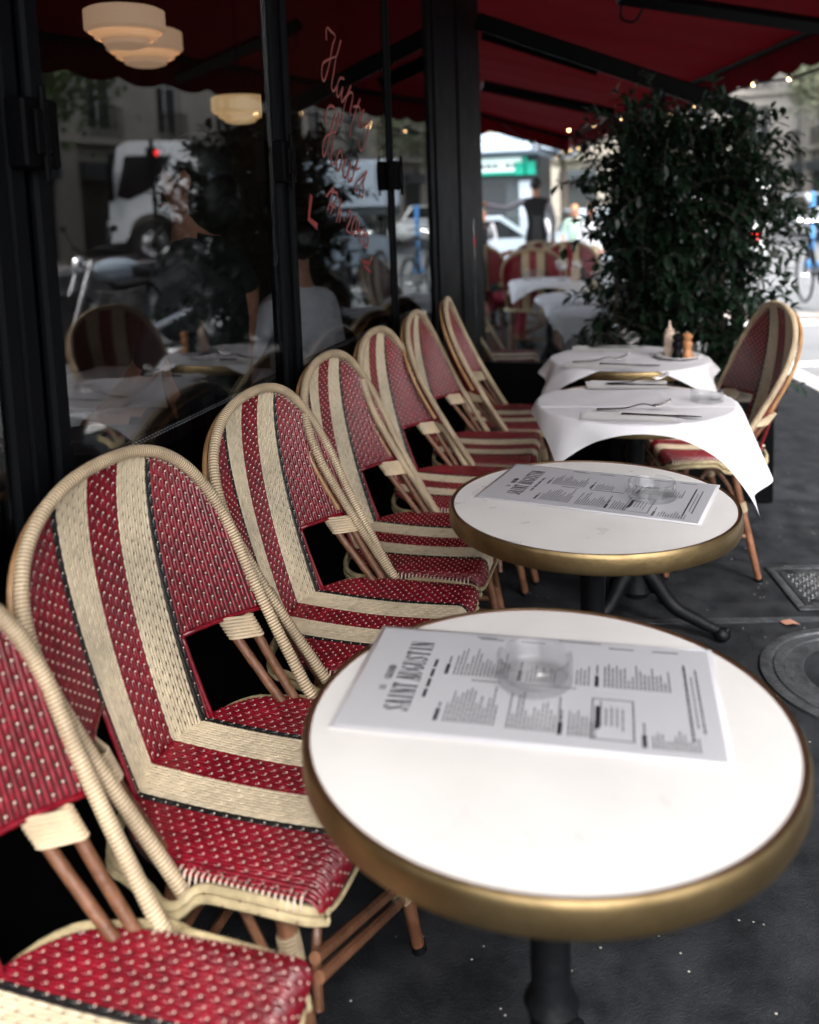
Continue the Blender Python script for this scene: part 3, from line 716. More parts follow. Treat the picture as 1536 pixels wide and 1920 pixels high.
cp(fork, (-.25, 3.865, ZC+.004), radians(20), 'fork on the far napkin of the fourth table'); cp(knife, (-.24, 3.865, ZC), radians(6), 'knife on the far napkin of the fourth table')
def make_napkin(label):
    mb = MB()
    for k, (a, b, r) in enumerate((((0, 0), (.27, .125), 0), ((.006, .004), (.264, .119), 0), ((.002, .008), (.262, .124), 0))):
        n = 12; vs = []
        for i in range(n+1):
            for j in range(5):
                u, v = i/n, j/4; x = a[0]+(b[0]-a[0])*u; y = a[1]+(b[1]-a[1])*v
                vs.append((x+.008*k*v, y, .001+k*.0013+.0012*sin(u*9+k)*v*v))
        N0 = len(vs); vs += [(x, y, z-.0006) for x, y, z in vs]
        fs = [(i*5+j, (i+1)*5+j, (i+1)*5+j+1, i*5+j+1) for i in range(n) for j in range(4)]
        mb.add(vs, fs+[tuple(N0+q for q in f[::-1]) for f in fs])
    o = mb.build('napkin', 'napkin', ang=.5); return tag(o, label, 'napkin', 'folded paper napkins')
nap = make_napkin('folded napkin nearest the camera on the third table'); nap.location = (-.19, 2.585, ZTOP+.0065); nap.rotation_euler.z = radians(2)
cp(nap, (-.20, 3.03, ZTOP+.0065), radians(6), 'folded napkin at the far side of the third table'); cp(nap, (-.32, 3.42, ZTOP+.0065), radians(-3), 'folded napkin at the near side of the fourth table'); cp(nap, (-.31, 3.80, ZTOP+.0065), radians(5), 'folded napkin at the far side of the fourth table')
# fourth table condiments
px = Vector((.115, 3.66, ZTOP+.006))
mb = MB(); mb.lathe([(0, .002), (.05, .002), (.085, .010), (.09, .013), (.088, .0145), (.05, .006), (0, .006)], 40); tag(mb.build('plate', 'porcelain', loc=px), 'white saucer plate under the pepper mills and sauce bottle', 'plate')
mb = MB(); mb.lathe([(0, 0), (.021, 0), (.0225, .004), (.0225, .088), (.020, .094), (.0155, .097)], 24); b_ = thing('squeeze_bottle', 'milky plastic squeeze sauce bottle with pointed nozzle', 'sauce bottle', px+Vector((-.030, .03, .0065)))
mb.build('bottle_body', 'plastic', b_); mb = MB(); mb.lathe([(.018, .094), (.018, .106), (.010, .109), (.0075, .115), (.0022, .142), (0, .142)], 20); mb.build('nozzle', 'plastic', b_)
MILL = [(0, 0), (.021, 0), (.0225, .004), (.021, .016), (.0165, .026), (.015, .036), (.0185, .046), (.0205, .056), (.017, .064), (.0125, .068), (.0165, .074), (.021, .082), (.0205, .090), (.012, .097), (.004, .099), (.0045, .104), (0, .106)]
for nm, m_, dx, dy, lab, sc in (('black', 'iron', -.002, -.028, 'black turned pepper mill on the saucer', .98), ('wood', 'wood_mill', .036, -.018, 'honey wood turned pepper mill on the saucer', 1.0)):
    g = thing('pepper_mill', lab, 'pepper mill', px+Vector((dx, dy, .0065))); g.scale = (sc, sc, sc)
    mb = MB(); mb.lathe(MILL[:10], 24); mb.build('mill_body', m_, g); mb = MB(); mb.lathe(MILL[9:14]+[(0, .098)], 24); mb.build('mill_head', m_, g)
    mb = MB(); mb.lathe([(.003, .097), (.005, .100), (.0048, .105), (0, .107)], 12); mb.build('finial', 'chrome', g)
def wineglass(label, group, up=False):
    mb = MB(); out = [(.0, 0), (.032, 0), (.034, .001), (.004, .005), (.0035, .07), (.006, .076), (.026, .092), (.036, .112), (.038, .132), (.033, .158)]
    inn = [(.0320, .158), (.0368, .132), (.0348, .112), (.025, .0935), (.0, .083)]
    mb.lathe(out+inn, 32); o = mb.build('wine_glass', 'glass', ang=1.); return tag(o, label, 'wine glass', group)
G_W = 'clear wine glasses on the far tables'
wg = wineglass('wine glass lying on its side behind the squeeze bottle on the fourth table', G_W); wg.location = (-.06, 3.88, ZTOP+.045); wg.rotation_euler = (radians(82), 0, radians(205))
mb = MB(); mb.lathe([(0, 0), (.026, 0), (.031, .03), (.033, .042), (.0315, .042), (.0295, .03), (.025, .005), (0, .005)], 32); sg = tag(mb.build('sauce_bowl', 'glass', loc=(.205, 3.80, ZTOP+.006)), 'small clear glass bowl behind the wooden pepper mill', 'glass bowl')
spots = [(T5, 3, 'on the first table beyond the screen'), (T6, 4, 'on the middle table beyond the screen'), (T7, 5, 'on the farthest table')]
rnd = random.Random(5)
for (T, n, wh) in spots:
    for k in range(n):
        a = -.5+1.7*k/n+rnd.uniform(-.2, .2); r = rnd.uniform(.08, .22)
        o = cp(wg, (T[0]+r*cos(a)+.02, T[1]+r*sin(a)-.02, ZTOP+.006), rnd.random()*6, 'clear wine glass '+wh, G_W); o.rotation_euler = (0, 0, rnd.random()*6)
tum = MB(); tum.lathe([(0, 0), (.03, 0), (.035, .09), (.0335, .09), (.0285, .006), (0, .006)], 28)
tb = tag(tum.build('tumbler', 'glass', loc=(T7[0]-.16, T7[1]-.05, ZTOP+.006)), 'clear water tumbler at the left side of the farthest table', 'tumbler', 'water tumblers on the farthest table')
for k, (dx, dy, l_) in enumerate(((-.09, .03, 'clear water tumbler second from the left on the farthest table'), (-.20, .06, 'clear water tumbler at the back left of the farthest table'))): cp(tb, (T7[0]+dx, T7[1]+dy, ZTOP+.006), 0, l_)
cb = MB(); cb.rbox((-.03, -.02, 0), (.03, .02, .11), .003); tag(cb.build('card_holder', 'plastic', loc=(T7[0]+.22, T7[1]-.12, ZTOP+.006)), 'small cardboard condiment box on the farthest table', 'box')
g = thing('pepper_mill', 'dark pepper mill far off on the farthest table', 'pepper mill', (T7[0]+.29, T7[1]-.1, ZTOP+.006)); mb = MB(); mb.lathe(MILL, 18); mb.build('mill_body', 'iron', g)

# ------------------------------------------------------------------ cafe front
XG = -.945
fac = thing('cafe_front', 'black painted cafe front with tall panes, posts and a broad dark pillar', 'shop front')
def post(y0, y1, z0=.55, z1=3.4, x0=-.968, x1=-.931, steps=True):
    mb = MB(); mb.rbox((x0, y0, z0), (x1-.02, y1, z1), .004, 'blackpaint')
    w = y1-y0
    if steps:   # three raised mouldings running down the post
        for a, b, d, k in ((.04, .30, .018, 'greypaint'), (.36, .62, .012, 'greypaint'), (.70, .97, .02, 'greypaint')):
            mb.rbox((x1-.0195, y0+w*a, z0+.01), (x1-.02+d, y0+w*b, z1-.01), .006, k)
    return mb
for y0, y1 in ((1.12, 1.272), (2.19, 2.312)): post(y0, y1).build('window_post', 'blackpaint', fac)
post(3.27, 3.332, x1=-.936, x0=-.968).build('window_post', 'blackpaint', fac)
post(.05, .2).build('window_post', 'blackpaint', fac); post(-1.1, -.95).build('window_post', 'blackpaint', fac)
for y0, z0 in ((1.175, 1.455), (2.175, 1.45), (3.26, 1.44)):
    mb = MB(); mb.rbox((-.940, y0, z0), (-.905, y0+.085, z0+.108), .004); mb.rbox((-.9055, y0+.02, z0+.02), (-.898, y0+.06, z0+.09), .002)
    mb.tube([(-.901, y0+.042, z0-.02), (-.901, y0+.042, z0+.125)], .006, 8); mb.build('hinge', 'blackpaint', fac)
for y0, y1 in ((-.95, .05), (.2, 1.12), (1.272, 2.19), (2.312, 3.27), (3.332, 3.93)):
    mb = MB(); mb.box((XG-.006, y0-.004, .62), (XG, y1+.004, 3.32)); mb.build('window_pane', 'pane', fac, smooth=False)
mb = MB(); mb.rbox((-1.02, -3, 0), (-.905, 3.93, .60), .004); mb.rbox((-1.02, -3, .60), (-.885, 3.93, .635), .006)
for k in range(7): mb.rbox((-.9045, -2.9+.95*k, .1), (-.893, -2.1+.95*k, .52), .006)
mb.build('sill_wall', 'blackpaint', fac)
mb = MB(); mb.rbox((-1.05, -3, 3.32), (-.86, 4.9, 3.75), .01); mb.build('fascia', 'blackpaint', fac)
mb = MB(); mb.rbox((-1.35, 3.93, 0), (-.935, 5.22, 3.32), .008)
for a, b in ((4.02, 4.45), (4.55, 5.02)): mb.rbox((-.9355, a, .3), (-.928, b, 3.1), .005)
mb.build('pillar', 'blackpaint', fac)
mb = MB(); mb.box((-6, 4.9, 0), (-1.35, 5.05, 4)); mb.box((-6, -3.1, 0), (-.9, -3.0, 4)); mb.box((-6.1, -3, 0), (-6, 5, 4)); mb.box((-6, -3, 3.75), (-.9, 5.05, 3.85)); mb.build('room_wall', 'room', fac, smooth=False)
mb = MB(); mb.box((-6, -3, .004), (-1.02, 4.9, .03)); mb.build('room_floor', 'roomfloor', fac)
# upper storeys above the fascia
mb = MB(); mb.box((-1.3, -3, 3.85), (-1.1, 5.05, 16)); mb.box((-1.35, -3, 7.2), (-.95, 5.05, 7.45)); mb.box((-1.35, -3, 10.4), (-.95, 5.05, 10.65)); mb.build('upper_wall', 'stone', fac, smooth=False)
for f_ in range(3):
    for k in range(4): mb = MB(); mb.box((-1.099, -2.4+2*k, 4.6+3.1*f_), (-1.06, -1.3+2*k, 6.8+3.1*f_), 'wglass'); mb.box((-1.058, -1.88+2*k, 4.6+3.1*f_), (-1.04, -1.82+2*k, 6.8+3.1*f_), 'wframe'); mb.build('window', 'wglass', fac)
# painted happy-hour lettering on the third pane
def tr(pts): return [onx(560+x/4, 20+y/4, XG+.0012) for x, y in pts]
LET = [[(210, 220), (208, 160), (216, 125), (240, 150), (275, 190), (255, 260), (238, 360), (222, 440), (192, 525), (175, 480), (182, 400), (215, 370), (282, 340)],
 [(318, 220), (300, 290), (280, 360), (262, 470), (248, 560), (262, 602), (288, 565)], [(342, 510), (312, 505), (292, 560), (288, 630), (305, 640), (332, 570)], [(332, 570), (322, 640), (328, 685), (348, 650)],
 [(394, 560), (362, 640), (335, 760), (315, 848)], [(350, 650), (392, 610), (408, 640), (388, 750), (398, 782)], [(462, 660), (432, 740), (400, 850), (380, 945)], [(412, 720), (450, 715), (465, 760), (448, 840), (462, 868)],
 [(490, 740), (465, 810), (480, 870), (505, 860), (538, 810)], [(538, 810), (518, 920), (490, 1020), (470, 1050), (455, 1010), (460, 965)],
 [(210, 860), (200, 800), (215, 735), (245, 712), (278, 745), (262, 820), (238, 920), (212, 1040), (190, 1092), (182, 1040), (195, 960), (232, 922), (282, 905)],
 [(305, 765), (285, 870), (258, 990), (245, 1110), (258, 1160), (285, 1120)], [(320, 1040), (296, 1070), (283, 1140), (292, 1197), (315, 1170), (328, 1100), (318, 1045)],
 [(356, 1110), (336, 1180), (340, 1245), (360, 1240), (394, 1130)], [(394, 1130), (376, 1210), (378, 1285), (398, 1255)], [(446, 1120), (418, 1200), (400, 1280)], [(440, 1150), (430, 1190), (462, 1180)],
 [(515, 1200), (472, 1250), (430, 1290), (424, 1345), (445, 1340), (482, 1270)], [(515, 1200), (485, 1290), (492, 1340), (478, 1400), (458, 1375)],
 [(210, 1390), (262, 1330), (242, 1410), (218, 1492)], [(245, 1352), (292, 1372), (268, 1440), (242, 1520)], [(232, 1445), (278, 1475)],
 [(320, 1410), (302, 1500), (285, 1582)], [(295, 1530), (316, 1500), (308, 1586)], [(341, 1550), (345, 1576)],
 [(368, 1545), (382, 1500), (400, 1520), (384, 1580), (360, 1640), (392, 1668)], [(430, 1540), (408, 1590), (398, 1650), (412, 1680), (432, 1630), (438, 1560), (428, 1540)],
 [(458, 1580), (446, 1650), (435, 1700)], [(442, 1670), (464, 1645), (456, 1722)], [(476, 1640), (496, 1660), (478, 1690), (494, 1715), (464, 1748)], [(515, 1662), (496, 1700), (492, 1760), (508, 1772), (524, 1720), (516, 1665)]]
mb = MB(); m2 = MB()
for st in LET:
    w = smoothcurve(tr(st), 6); n = len(w)
    mb.tube(w, [.0040*(.62+.75*abs(sin(.9+i*.21))) for i in range(n)], 6, flat=.12, up=(1, 0, 0)); m2.tube([p+Vector((.0004, -.0042, -.002)) for p in w], .0016, 5, 'pinkedge', flat=.3, up=(1, 0, 0))
m3 = MB(); m3.tube(tr([(95, 1380), (76, 1560), (140, 1620)]), .012, 6, flat=.05, up=(1, 0, 0)); m3.build('painted_bracket', 'redpaint', fac); m3 = MB(); m3.tube(tr([(550, 1840), (532, 1900), (470, 1870), (500, 1925), (540, 1960)]), .007, 6, flat=.08, up=(1, 0, 0)); m3.build('painted_tick', 'redpaint', fac)
o = mb.build('window_lettering', 'redpaint', fac); m2.build('lettering_outline', 'pinkedge', o)

# ------------------------------------------------------------------ interior
lamps = [((235, 55), -1.75, 1.18, 'opal tiered ceiling lamp inside the window, larger and in front', 'lamp'), ((272, 92), -2.35, 1.12, 'opal tiered ceiling lamp partly behind the larger one', 'lamp'), ((450, 207), -2.1, .88, 'yellowish tiered ceiling lamp deeper inside the cafe', 'lampy')]
for (q, X, k, lab, mm) in lamps:
    p = onx(q[0], q[1], X); L_ = thing('ceiling_lamp', lab, 'lamp', p, group='tiered glass ceiling lamps inside the cafe')
    s_ = (p-Vector((0, 0, EYE))).length*.034*k
    mb = MB(); mb.lathe([(0, .48*s_), (.9*s_, .48*s_), (1.0*s_, .43*s_), (1.0*s_, -.02*s_), (.90*s_, -.10*s_)], 40); mb.build('upper_shade', mm, L_)
    mb = MB(); mb.lathe([(.88*s_, -.09*s_), (.80*s_, -.12*s_), (.76*s_, -.24*s_), (.66*s_, -.28*s_)], 40); mb.build('middle_ring', 'lampin' if mm == 'lamp' else mm, L_)
    mb = MB(); mb.lathe([(.64*s_, -.27*s_), (.58*s_, -.30*s_), (.54*s_, -.40*s_), (.36*s_, -.46*s_), (0, -.47*s_)], 40); mb.build('bottom_bowl', 'lamp' if mm == 'lamp' else mm, L_)
    mb = MB(); mb.tube([(0, 0, .49*s_), (0, 0, 3.74-p.z)], .012, 8); mb.lathe([(0, 3.74-p.z), (.05, 3.74-p.z), (.04, 3.70-p.z), (0, 3.69-p.z)], 16); mb.build('rod', 'iron', L_)
bq = thing('banquette', 'black vinyl banquette with white stitching along the inside of the windows', 'bench')
mb = MB(); mb.rbox((-1.45, .2, .03), (-1.12, 4.6, .46), .03); mb.build('seat', 'vinyl', bq); mb = MB(); mb.rbox((-1.10, .2, .3), (-1.03, 4.6, .90), .03); mb.build('backrest', 'vinyl', bq)
mb = MB()
for k in range(330): mb.box((-1.035, .25+k*.013, .8995), (-1.033, .257+k*.013, .9025)); mb.box((-1.048, .25+k*.013, .8995), (-1.046, .257+k*.013, .9025))
mb.build('stitching', 'thread', bq, smooth=False)
def inner_table(x, y, lab, lab2, lx=.9, ly=.6):
    t = thing('dining_table', lab, 'table', (x, y, 0), group='clothed dining tables inside the cafe')
    mb = MB(); mb.rbox((-lx/2, -ly/2, .70), (lx/2, ly/2, .735), .004); mb.build('tabletop', 'rattan', t)
    mb = MB(); mb.tube([(0, 0, .03), (0, 0, .7)], .03, 12); mb.lathe([(0, .08), (.04, .08), (.2, .045), (.22, .03), (0, .03)], 24); mb.build('pedestal', 'iron', t)
    mb = MB(); n = 26; vs = []
    for i in range(n+1):
        for j in range(n+1):
            u, v = (i/n*2-1)*(lx/2+.14), (j/n*2-1)*(ly/2+.14); ex = max(0, abs(u)-lx/2); ey = max(0, abs(v)-ly/2); d = sqrt(ex*ex+ey*ey)
            cx_ = max(-lx/2-.006-.15*d, min(lx/2+.006+.15*d, u)); cy_ = max(-ly/2-.006-.15*d, min(ly/2+.006+.15*d, v))
            vs.append((x+cx_, y+cy_, .739-d+.004*sin(u*30)*sin(v*26)))
    mb.add(vs, [(i*(n+1)+j, (i+1)*(n+1)+j, (i+1)*(n+1)+j+1, i*(n+1)+j+1) for i in range(n) for j in range(n)]); tag(mb.build('tablecloth', 'cloth'), lab2, 'tablecloth', 'white cloths on the inside tables')
inner_table(-1.85, 2.95, 'dining table beside the diner in black inside the cafe', 'white cloth on the table beside the diner in black', .9, .8)
for k, (x, y, l_) in enumerate(((-1.50, 2.72, 'wine glass inside the cafe at the elbow of the diner in black'), (-1.52, 2.98, 'wine glass inside the cafe just behind the window post'), (-1.60, 3.10, 'wine glass inside the cafe farthest from the window post'))):
    o = cp(wg, (x, y, .745), 0, l_, 'wine glasses inside the cafe'); o.rotation_euler = (0, 0, k); o.scale = (1.1, 1.1, 1.25)
nk = MB()
for k in range(2):
    nk.tube([(-1.56+.03*k, 3.02+.10*k, .745), (-1.555+.03*k, 3.03+.10*k, .93)], [.02, .034], 6, flat=.3)
tag(nk.build('rolled_napkin', 'napkin'), 'white napkins standing upright in the glasses inside the cafe', 'napkin')

# ------------------------------------------------------------------ glass screen, awning, fairy lights
scr = thing('glass_screen', 'black framed glass screen across the terrace, sloping down from the pillar to the kerb side', 'screen')
YS = 4.86
def sz(x): return 2.30-.41*(x+.77)
mb = MB(); mb.rbox((-.925, YS-.03, 0), (.42, YS+.03, .50), .004); mb.build('base_panel', 'blackpaint', scr)
mb = MB(); mb.box((-.922, YS-.004, .50), (.02, YS+.004, 1.30)); mb.build('screen_pane', 'pane2', scr, smooth=False)
mb = MB(); mtx = Matrix.Translation((-.88, YS, sz(-.88)))@Matrix.Rotation(math.atan(.41), 4, 'Y'); mb.rbox((0, -.03, -.04), (1.47, .03, .045), .006, mtx=mtx); mb.build('top_rail', 'blackpaint', scr)
for x in (.055, .45):
    mb = MB(); mb.rbox((x-.035, YS-.034, .02), (x+.03, YS+.034, sz(x)-.01), .005); mb.build('post', 'blackpaint', scr)
def edge_x(y): return 1.14-.2625*(y-6.87)     # front line of the awning in plan
def fac_x(y): return XG-.02 if y < 5.05 else XG-.02-.24*(y-5.05)
Y0, Y1 = 3.75, 16.2
def az(t): return 3.25+(2.50-3.25)*t
aw = thing('awning', 'big red canvas awning with black folding arms and scalloped valance above the terrace', 'awning')
mb = MB(); ny, nt = 70, 16; vs = []
for i in range(ny+1):
    y = Y0+(Y1-Y0)*i/ny; sag = .028*abs(sin(pi*(y-Y0)/2.1))
    for j in range(nt+1):
        t = j/nt; x0, x1 = fac_x(y), edge_x(y); vs.append((x0+(x1-x0)*t, y-.8*t*0, az(t)-sag*sin(pi*t)+.006*sin(y*9+t*5)))
N0 = len(vs); fs = [(i*(nt+1)+j, (i+1)*(nt+1)+j, (i+1)*(nt+1)+j+1, i*(nt+1)+j+1) for i in range(ny) for j in range(nt)]
mb.add(vs, fs); mb.build('canopy', 'canvas', aw, ang=3)
mb = MB(); n = 560; vs = []
for i in range(n+1):
    y = Y0+(Y1-Y0)*i/n; x = edge_x(y)+.004; sc = .045*abs(sin(pi*(y-Y0)/.42)); wob = .012*sin(y*7)
    vs += [(x, y, 2.50), (x+.003+wob*.5, y, 2.42), (x+wob, y, 2.30-sc+.0)]
mb.add(vs, [(i*3+k, (i+1)*3+k, (i+1)*3+k+1, i*3+k+1) for i in range(n) for k in range(2)]); mb.build('valance', 'canvas', aw)
mb = MB(); mb.tube([(edge_x(Y0), Y0, 2.50), (edge_x(Y1), Y1, 2.50)], .032, 8); mb.build('front_bar', 'blackpaint', aw)
mb = MB(); mb.tube([(fac_x(Y1), Y1, 3.22), (edge_x(Y1), Y1, 2.47)], .05, 8); mb.build('end_bar', 'blackpaint', aw); mb = MB(); mb.tube([(fac_x(Y0), Y0, 3.22), (edge_x(Y0), Y0, 2.47)], .022, 8); mb.build('end_bar', 'blackpaint', aw)
vs = []; n = 40     # far end curtain of the awning with a rounded cut
mb = MB()
for i in range(n+1):
    t = i/n; x = fac_x(Y1)+(edge_x(Y1)-fac_x(Y1))*t; h = .30+.9*max(0, 1-t*2.6)**1.2; vs += [(x, Y1+.04, az(t)), (x, Y1+.05+.03*sin(i), az(t)-h)]
mb.add(vs, [(2*i, 2*i+2, 2*i+3, 2*i+1) for i in range(n)]); mb.build('end_flap', 'canvas', aw)
aw_shade = thing('awning', 'added red canvas awning out of view, sized to shade the bare tables', 'awning')  # unseen canopy, added to keep sun and sky light off the near terrace
mb = MB(); A0, A1, AX = -1.1, 3.70, 1.45
vs = [(x, y, 3.30-.16*(x+.9)-.02*sin(pi*(y-A0)/1.2)**2) for y in [A0+(A1-A0)*i/24 for i in range(25)] for x in [-.9+(AX+.9)*j/8 for j in range(9)]]
mb.add(vs, [(i*9+j, (i+1)*9+j, (i+1)*9+j+1, i*9+j+1) for i in range(24) for j in range(8)]); mb.build('canopy', 'canvas', aw_shade, ang=3)
mb = MB(); mb.tube([(AX, A0, 2.87), (AX, A1, 2.87)], .035, 8)
for y in (A0+.02, (A0+A1)/2, A1-.02): mb.tube([(-.9, y, 3.22), (AX, y, 2.84)], .025, 6)
mb.build('folding_arm', 'blackpaint', aw_shade)
def arm(pts, r): mb = MB(); mb.tube(pts, r, 4, up=(0, 0, 1)); mb.build('folding_arm', 'blackpaint', aw)
for (a, b, Ya, Yb, r) in (((1160, -8), (1560, 52), 4.5, 5.1, .042), ((906, 60), (1124, 128), 5.5, 5.5, .045), ((904, 160), (1150, 212), 8.2, 8.6, .05)): arm([ony(*a, Ya), ony(*b, Yb)], r)
mb = MB(); c0 = ony(1165, 5, 4.5); mb.tube(smoothcurve([c0, c0+Vector((.0, 0, -.07)), c0+Vector((.06, 0, -.09)), c0+Vector((.10, 0, -.03))], 6), .006, 6); mb.build('cord_loop', 'blackpaint', aw)
lit = thing('fairy_lights', 'string of warm fairy light bulbs twined along the awning edge and shrub', 'string lights')
cord = [ony(942, 232, 13.0), ony(985, 262, 12.2), ony(1036, 289, 11.5), ony(1056, 287, 11.0), ony(1086, 279, 10.5), ony(1130, 262, 9.6), ony(1200, 240, 8.6), ony(1259, 217, 7.8), ony(1301, 200, 7.2), ony(1413, 158, 6.6), ony(1480, 147, 6.1), ony(1560, 120, 5.8)]
mb = MB(); mb.tube(smoothcurve(cord, 8), .008, 5); mb.build('cord', 'blackpaint', lit)
bul = [(1044, 293, 11.4), (1056, 286, 11.0), (1070, 283, 10.8), (1086, 278, 10.5), (1114, 234, 9.9), (1067, 244, 10.9), (1165, 221, 8.9), (1259, 217, 7.8), (1301, 201, 7.2), (1299, 193, 7.2), (1413, 158, 6.6), (1480, 148, 6.1)]
for k, (x, y, Y) in enumerate(bul):
    p = ony(x, y, Y); mb = MB(); mb.sphere(p, .0105 if k not in (1, 4, 9) else .008, n=10, k=6); mb.tube([p+Vector((0, 0, .008)), p+Vector((0, 0, .035))], .008, 6, 'blackpaint'); mb.build('bulb', 'bulb', lit)
lf = MB(); rr = random.Random(3)
for p in resample(smoothcurve(cord[1:8], 8), .045):
    for _ in range(2):
        d = Vector((rr.uniform(-1, 1), rr.uniform(-1, 1), rr.uniform(-1, .6))).normalized(); q = d.orthogonal().normalized(); a = Vector(p); L_ = rr.uniform(.05, .10)
        if rr.random() < .75: lf.add([a, a+d*L_*.5+q*L_*.22, a+d*L_, a+d*L_*.5-q*L_*.22], [(0, 1, 2, 3)])
lf.build('garland_leaves', 'leafM', lit)

# ------------------------------------------------------------------ shrub in its planter
pl = thing('planter', 'black planter box at the foot of the dense shrub, right of the lone chair', 'planter', (.18, 4.36, 0), radians(0))
mb = MB(); mb.rbox((-.36, -.22, 0), (.36, .22, .44), .008); mb.rbox((-.37, -.23, .40), (.37, .23, .455), .006); mb.build('box', 'blackpaint', pl)
mb = MB(); mb.box((-.33, -.19, .455), (.33, .19, .459)); mb.build('soil', 'bark', pl)
def leaf(mb, p, d, up, L, w, m='_', curl=.15):
    s_ = d.cross(up); s_ = s_.normalized() if s_.length > 1e-4 else d.orthogonal().normalized(); nn = s_.cross(d).normalized()
    P_ = [(0, 0, 0), (.25, .42, .06), (.6, .5, .05), (.88, .22, -.04), (1, 0, -curl), (.88, -.22, -.04), (.6, -.5, .05), (.25, -.42, .06)]
    mid = [(0, 0, 0), (.45, 0, -.03), (.8, 0, -.05)]
    V = [p+d*(a*L)+s_*(b*w)+nn*(c*L) for a, b, c in P_]+[p+d*(a*L)+nn*(c*L) for a, b, c in mid[1:]]
    mb.add(V, [(0, 1, 8), (1, 2, 9, 8), (2, 3, 9), (3, 4, 9), (4, 5, 9), (5, 6, 9), (6, 7, 8, 9), (7, 0, 8)], m)
sh = thing('shrub', 'dense glossy dark shrub climbing a frame at the kerb side of the terrace', 'shrub')
lv = MB(); tw = MB(); rr = random.Random(21)
def inside(x, z):   # silhouette of the shrub in its own upright plane
    l = -.235+.07*sin(z*7)+.04*sin(z*19); r = .50+.07*sin(z*5+1)+.04*sin(z*17)
    if z > 1.45: l += (z-1.45)*.85
    if z < 1.10: l += (1.10-z)*.30
    if z > 1.5: r -= (z-1.5)*.42
    return l, r
stems = []
for k in range(900):
    z0 = rr.uniform(.46, 1.70); l, r = inside(0, z0)
    x0 = rr.uniform(l+.07, r-.08); y0 = 4.50+rr.uniform(-.16, .30)
    d = Vector((rr.gauss(0, 1)+(x0-.15)*1.5, rr.gauss(-.1, .8), rr.gauss(.35, .8))).normalized(); L_ = rr.uniform(.14, .34)
    a = Vector((x0, y0, z0)); pts = [a, a+d*L_*.5+Vector((0, 0, .02)), a+d*L_+Vector((0, 0, -.01))]; stems.append(pts)
for q in ([ony(1380, 380, 4.5), ony(1440, 370, 4.45), ony(1475, 352, 4.4), ony(1492, 335, 4.4)], [ony(1420, 395, 4.5), ony(1462, 382, 4.4), ony(1482, 366, 4.4)], [ony(1380, 520, 4.5), ony(1430, 500, 4.4), ony(1470, 455, 4.4), ony(1500, 450, 4.4)],
          [ony(1150, 330, 4.5), ony(1118, 308, 4.4), ony(1096, 322, 4.4), ony(1098, 346, 4.4)], [ony(1340, 260, 4.5), ony(1392, 240, 4.5), ony(1420, 215, 4.5)], [ony(1400, 300, 4.5), ony(1432, 282, 4.5), ony(1445, 262, 4.5)], [ony(1150, 380, 4.5), ony(1130, 378, 4.4), ony(1112, 382, 4.4)],
          [ony(1410, 590, 4.5), ony(1455, 560, 4.4), ony(1470, 520, 4.4)], [ony(1420, 450, 4.5), ony(1450, 440, 4.4), ony(1482, 415, 4.4)], [ony(1250, 230, 4.5), ony(1240, 205, 4.5), ony(1215, 190, 4.5)], [ony(1300, 240, 4.5), ony(1330, 215, 4.5), ony(1370, 196, 4.4)]): stems.append(q)
for pts in stems:
    c = smoothcurve(pts, 4); tw.tube(c, [.0028-.0018*i/len(c) for i in range(len(c))], 4)
    tot = resample(c, .033 if len(pts) == 3 else .036)
    for i, p in enumerate(tot):
        t = (tot[min(i+1, len(tot)-1)]-tot[max(0, i-1)]).normalized()
        for sg_ in (-1, 1):
            if rr.random() < .14: continue
            o = t.orthogonal().normalized(); o = Matrix.Rotation(i*1.9+(0 if sg_ > 0 else pi), 3, t)@o
            d = (o*.8+t*.6+Vector((0, 0, -.15))).normalized(); L_ = rr.uniform(.040, .074); leaf(lv, p, d, Vector((0, 0, 1)), L_, L_*.52)
for k in range(9):
    x = -.18+.07*k; a = smoothcurve([(x, 4.42+.05*(k % 3), .45), (x+rr.uniform(-.05, .05), 4.5, .95), (x+rr.uniform(-.1, .1), 4.5, 1.5)], 5); tw.tube(a, [.014-.0005*i for i in range(len(a))], 6)
tw.build('trunk', 'bark', sh); lv.build('crown', 'leafM', sh, smooth=False)

# ------------------------------------------------------------------ people
def skin_body(name, joints, bones, parent, zone, default, sub=2):
    me = bpy.data.meshes.new(name); me.from_pydata([j[0] for j in joints], bones, []); o = bpy.data.objects.new(name, me); COL.objects.link(o)
    md = o.modifiers.new('s', 'SKIN'); md.use_smooth_shade = True
    for i, j in enumerate(joints):
        r = j[1]; me.skin_vertices[0].data[i].radius = (r if isinstance(r, tuple) else (r, r))
    me.skin_vertices[0].data[0].use_root = True
    ms = o.modifiers.new('u', 'SUBSURF'); ms.levels = sub; ms.render_levels = sub
    dg = bpy.context.evaluated_depsgraph_get(); nm = bpy.data.meshes.new_from_object(o.evaluated_get(dg)); nm.name = name
    o.modifiers.clear(); o.data = nm; nm.materials.clear(); keys = []
    for p in nm.polygons:
        c = p.center; best = None; bd = 1e9
        for (a, b) in bones:
            A, B = Vector(joints[a][0]), Vector(joints[b][0]); d = B-A; t = max(0, min(1, (c-A).dot(d)/max(d.length_squared, 1e-9))); q = (c-A-d*t).length
            if q < bd: bd = q; best = (b, t)
        z = zone.get(best[0], default)
        if z not in keys: keys.append(z); nm.materials.append(M[z])
        p.material_index = keys.index(z); p.use_smooth = True
    o.parent = parent; return o
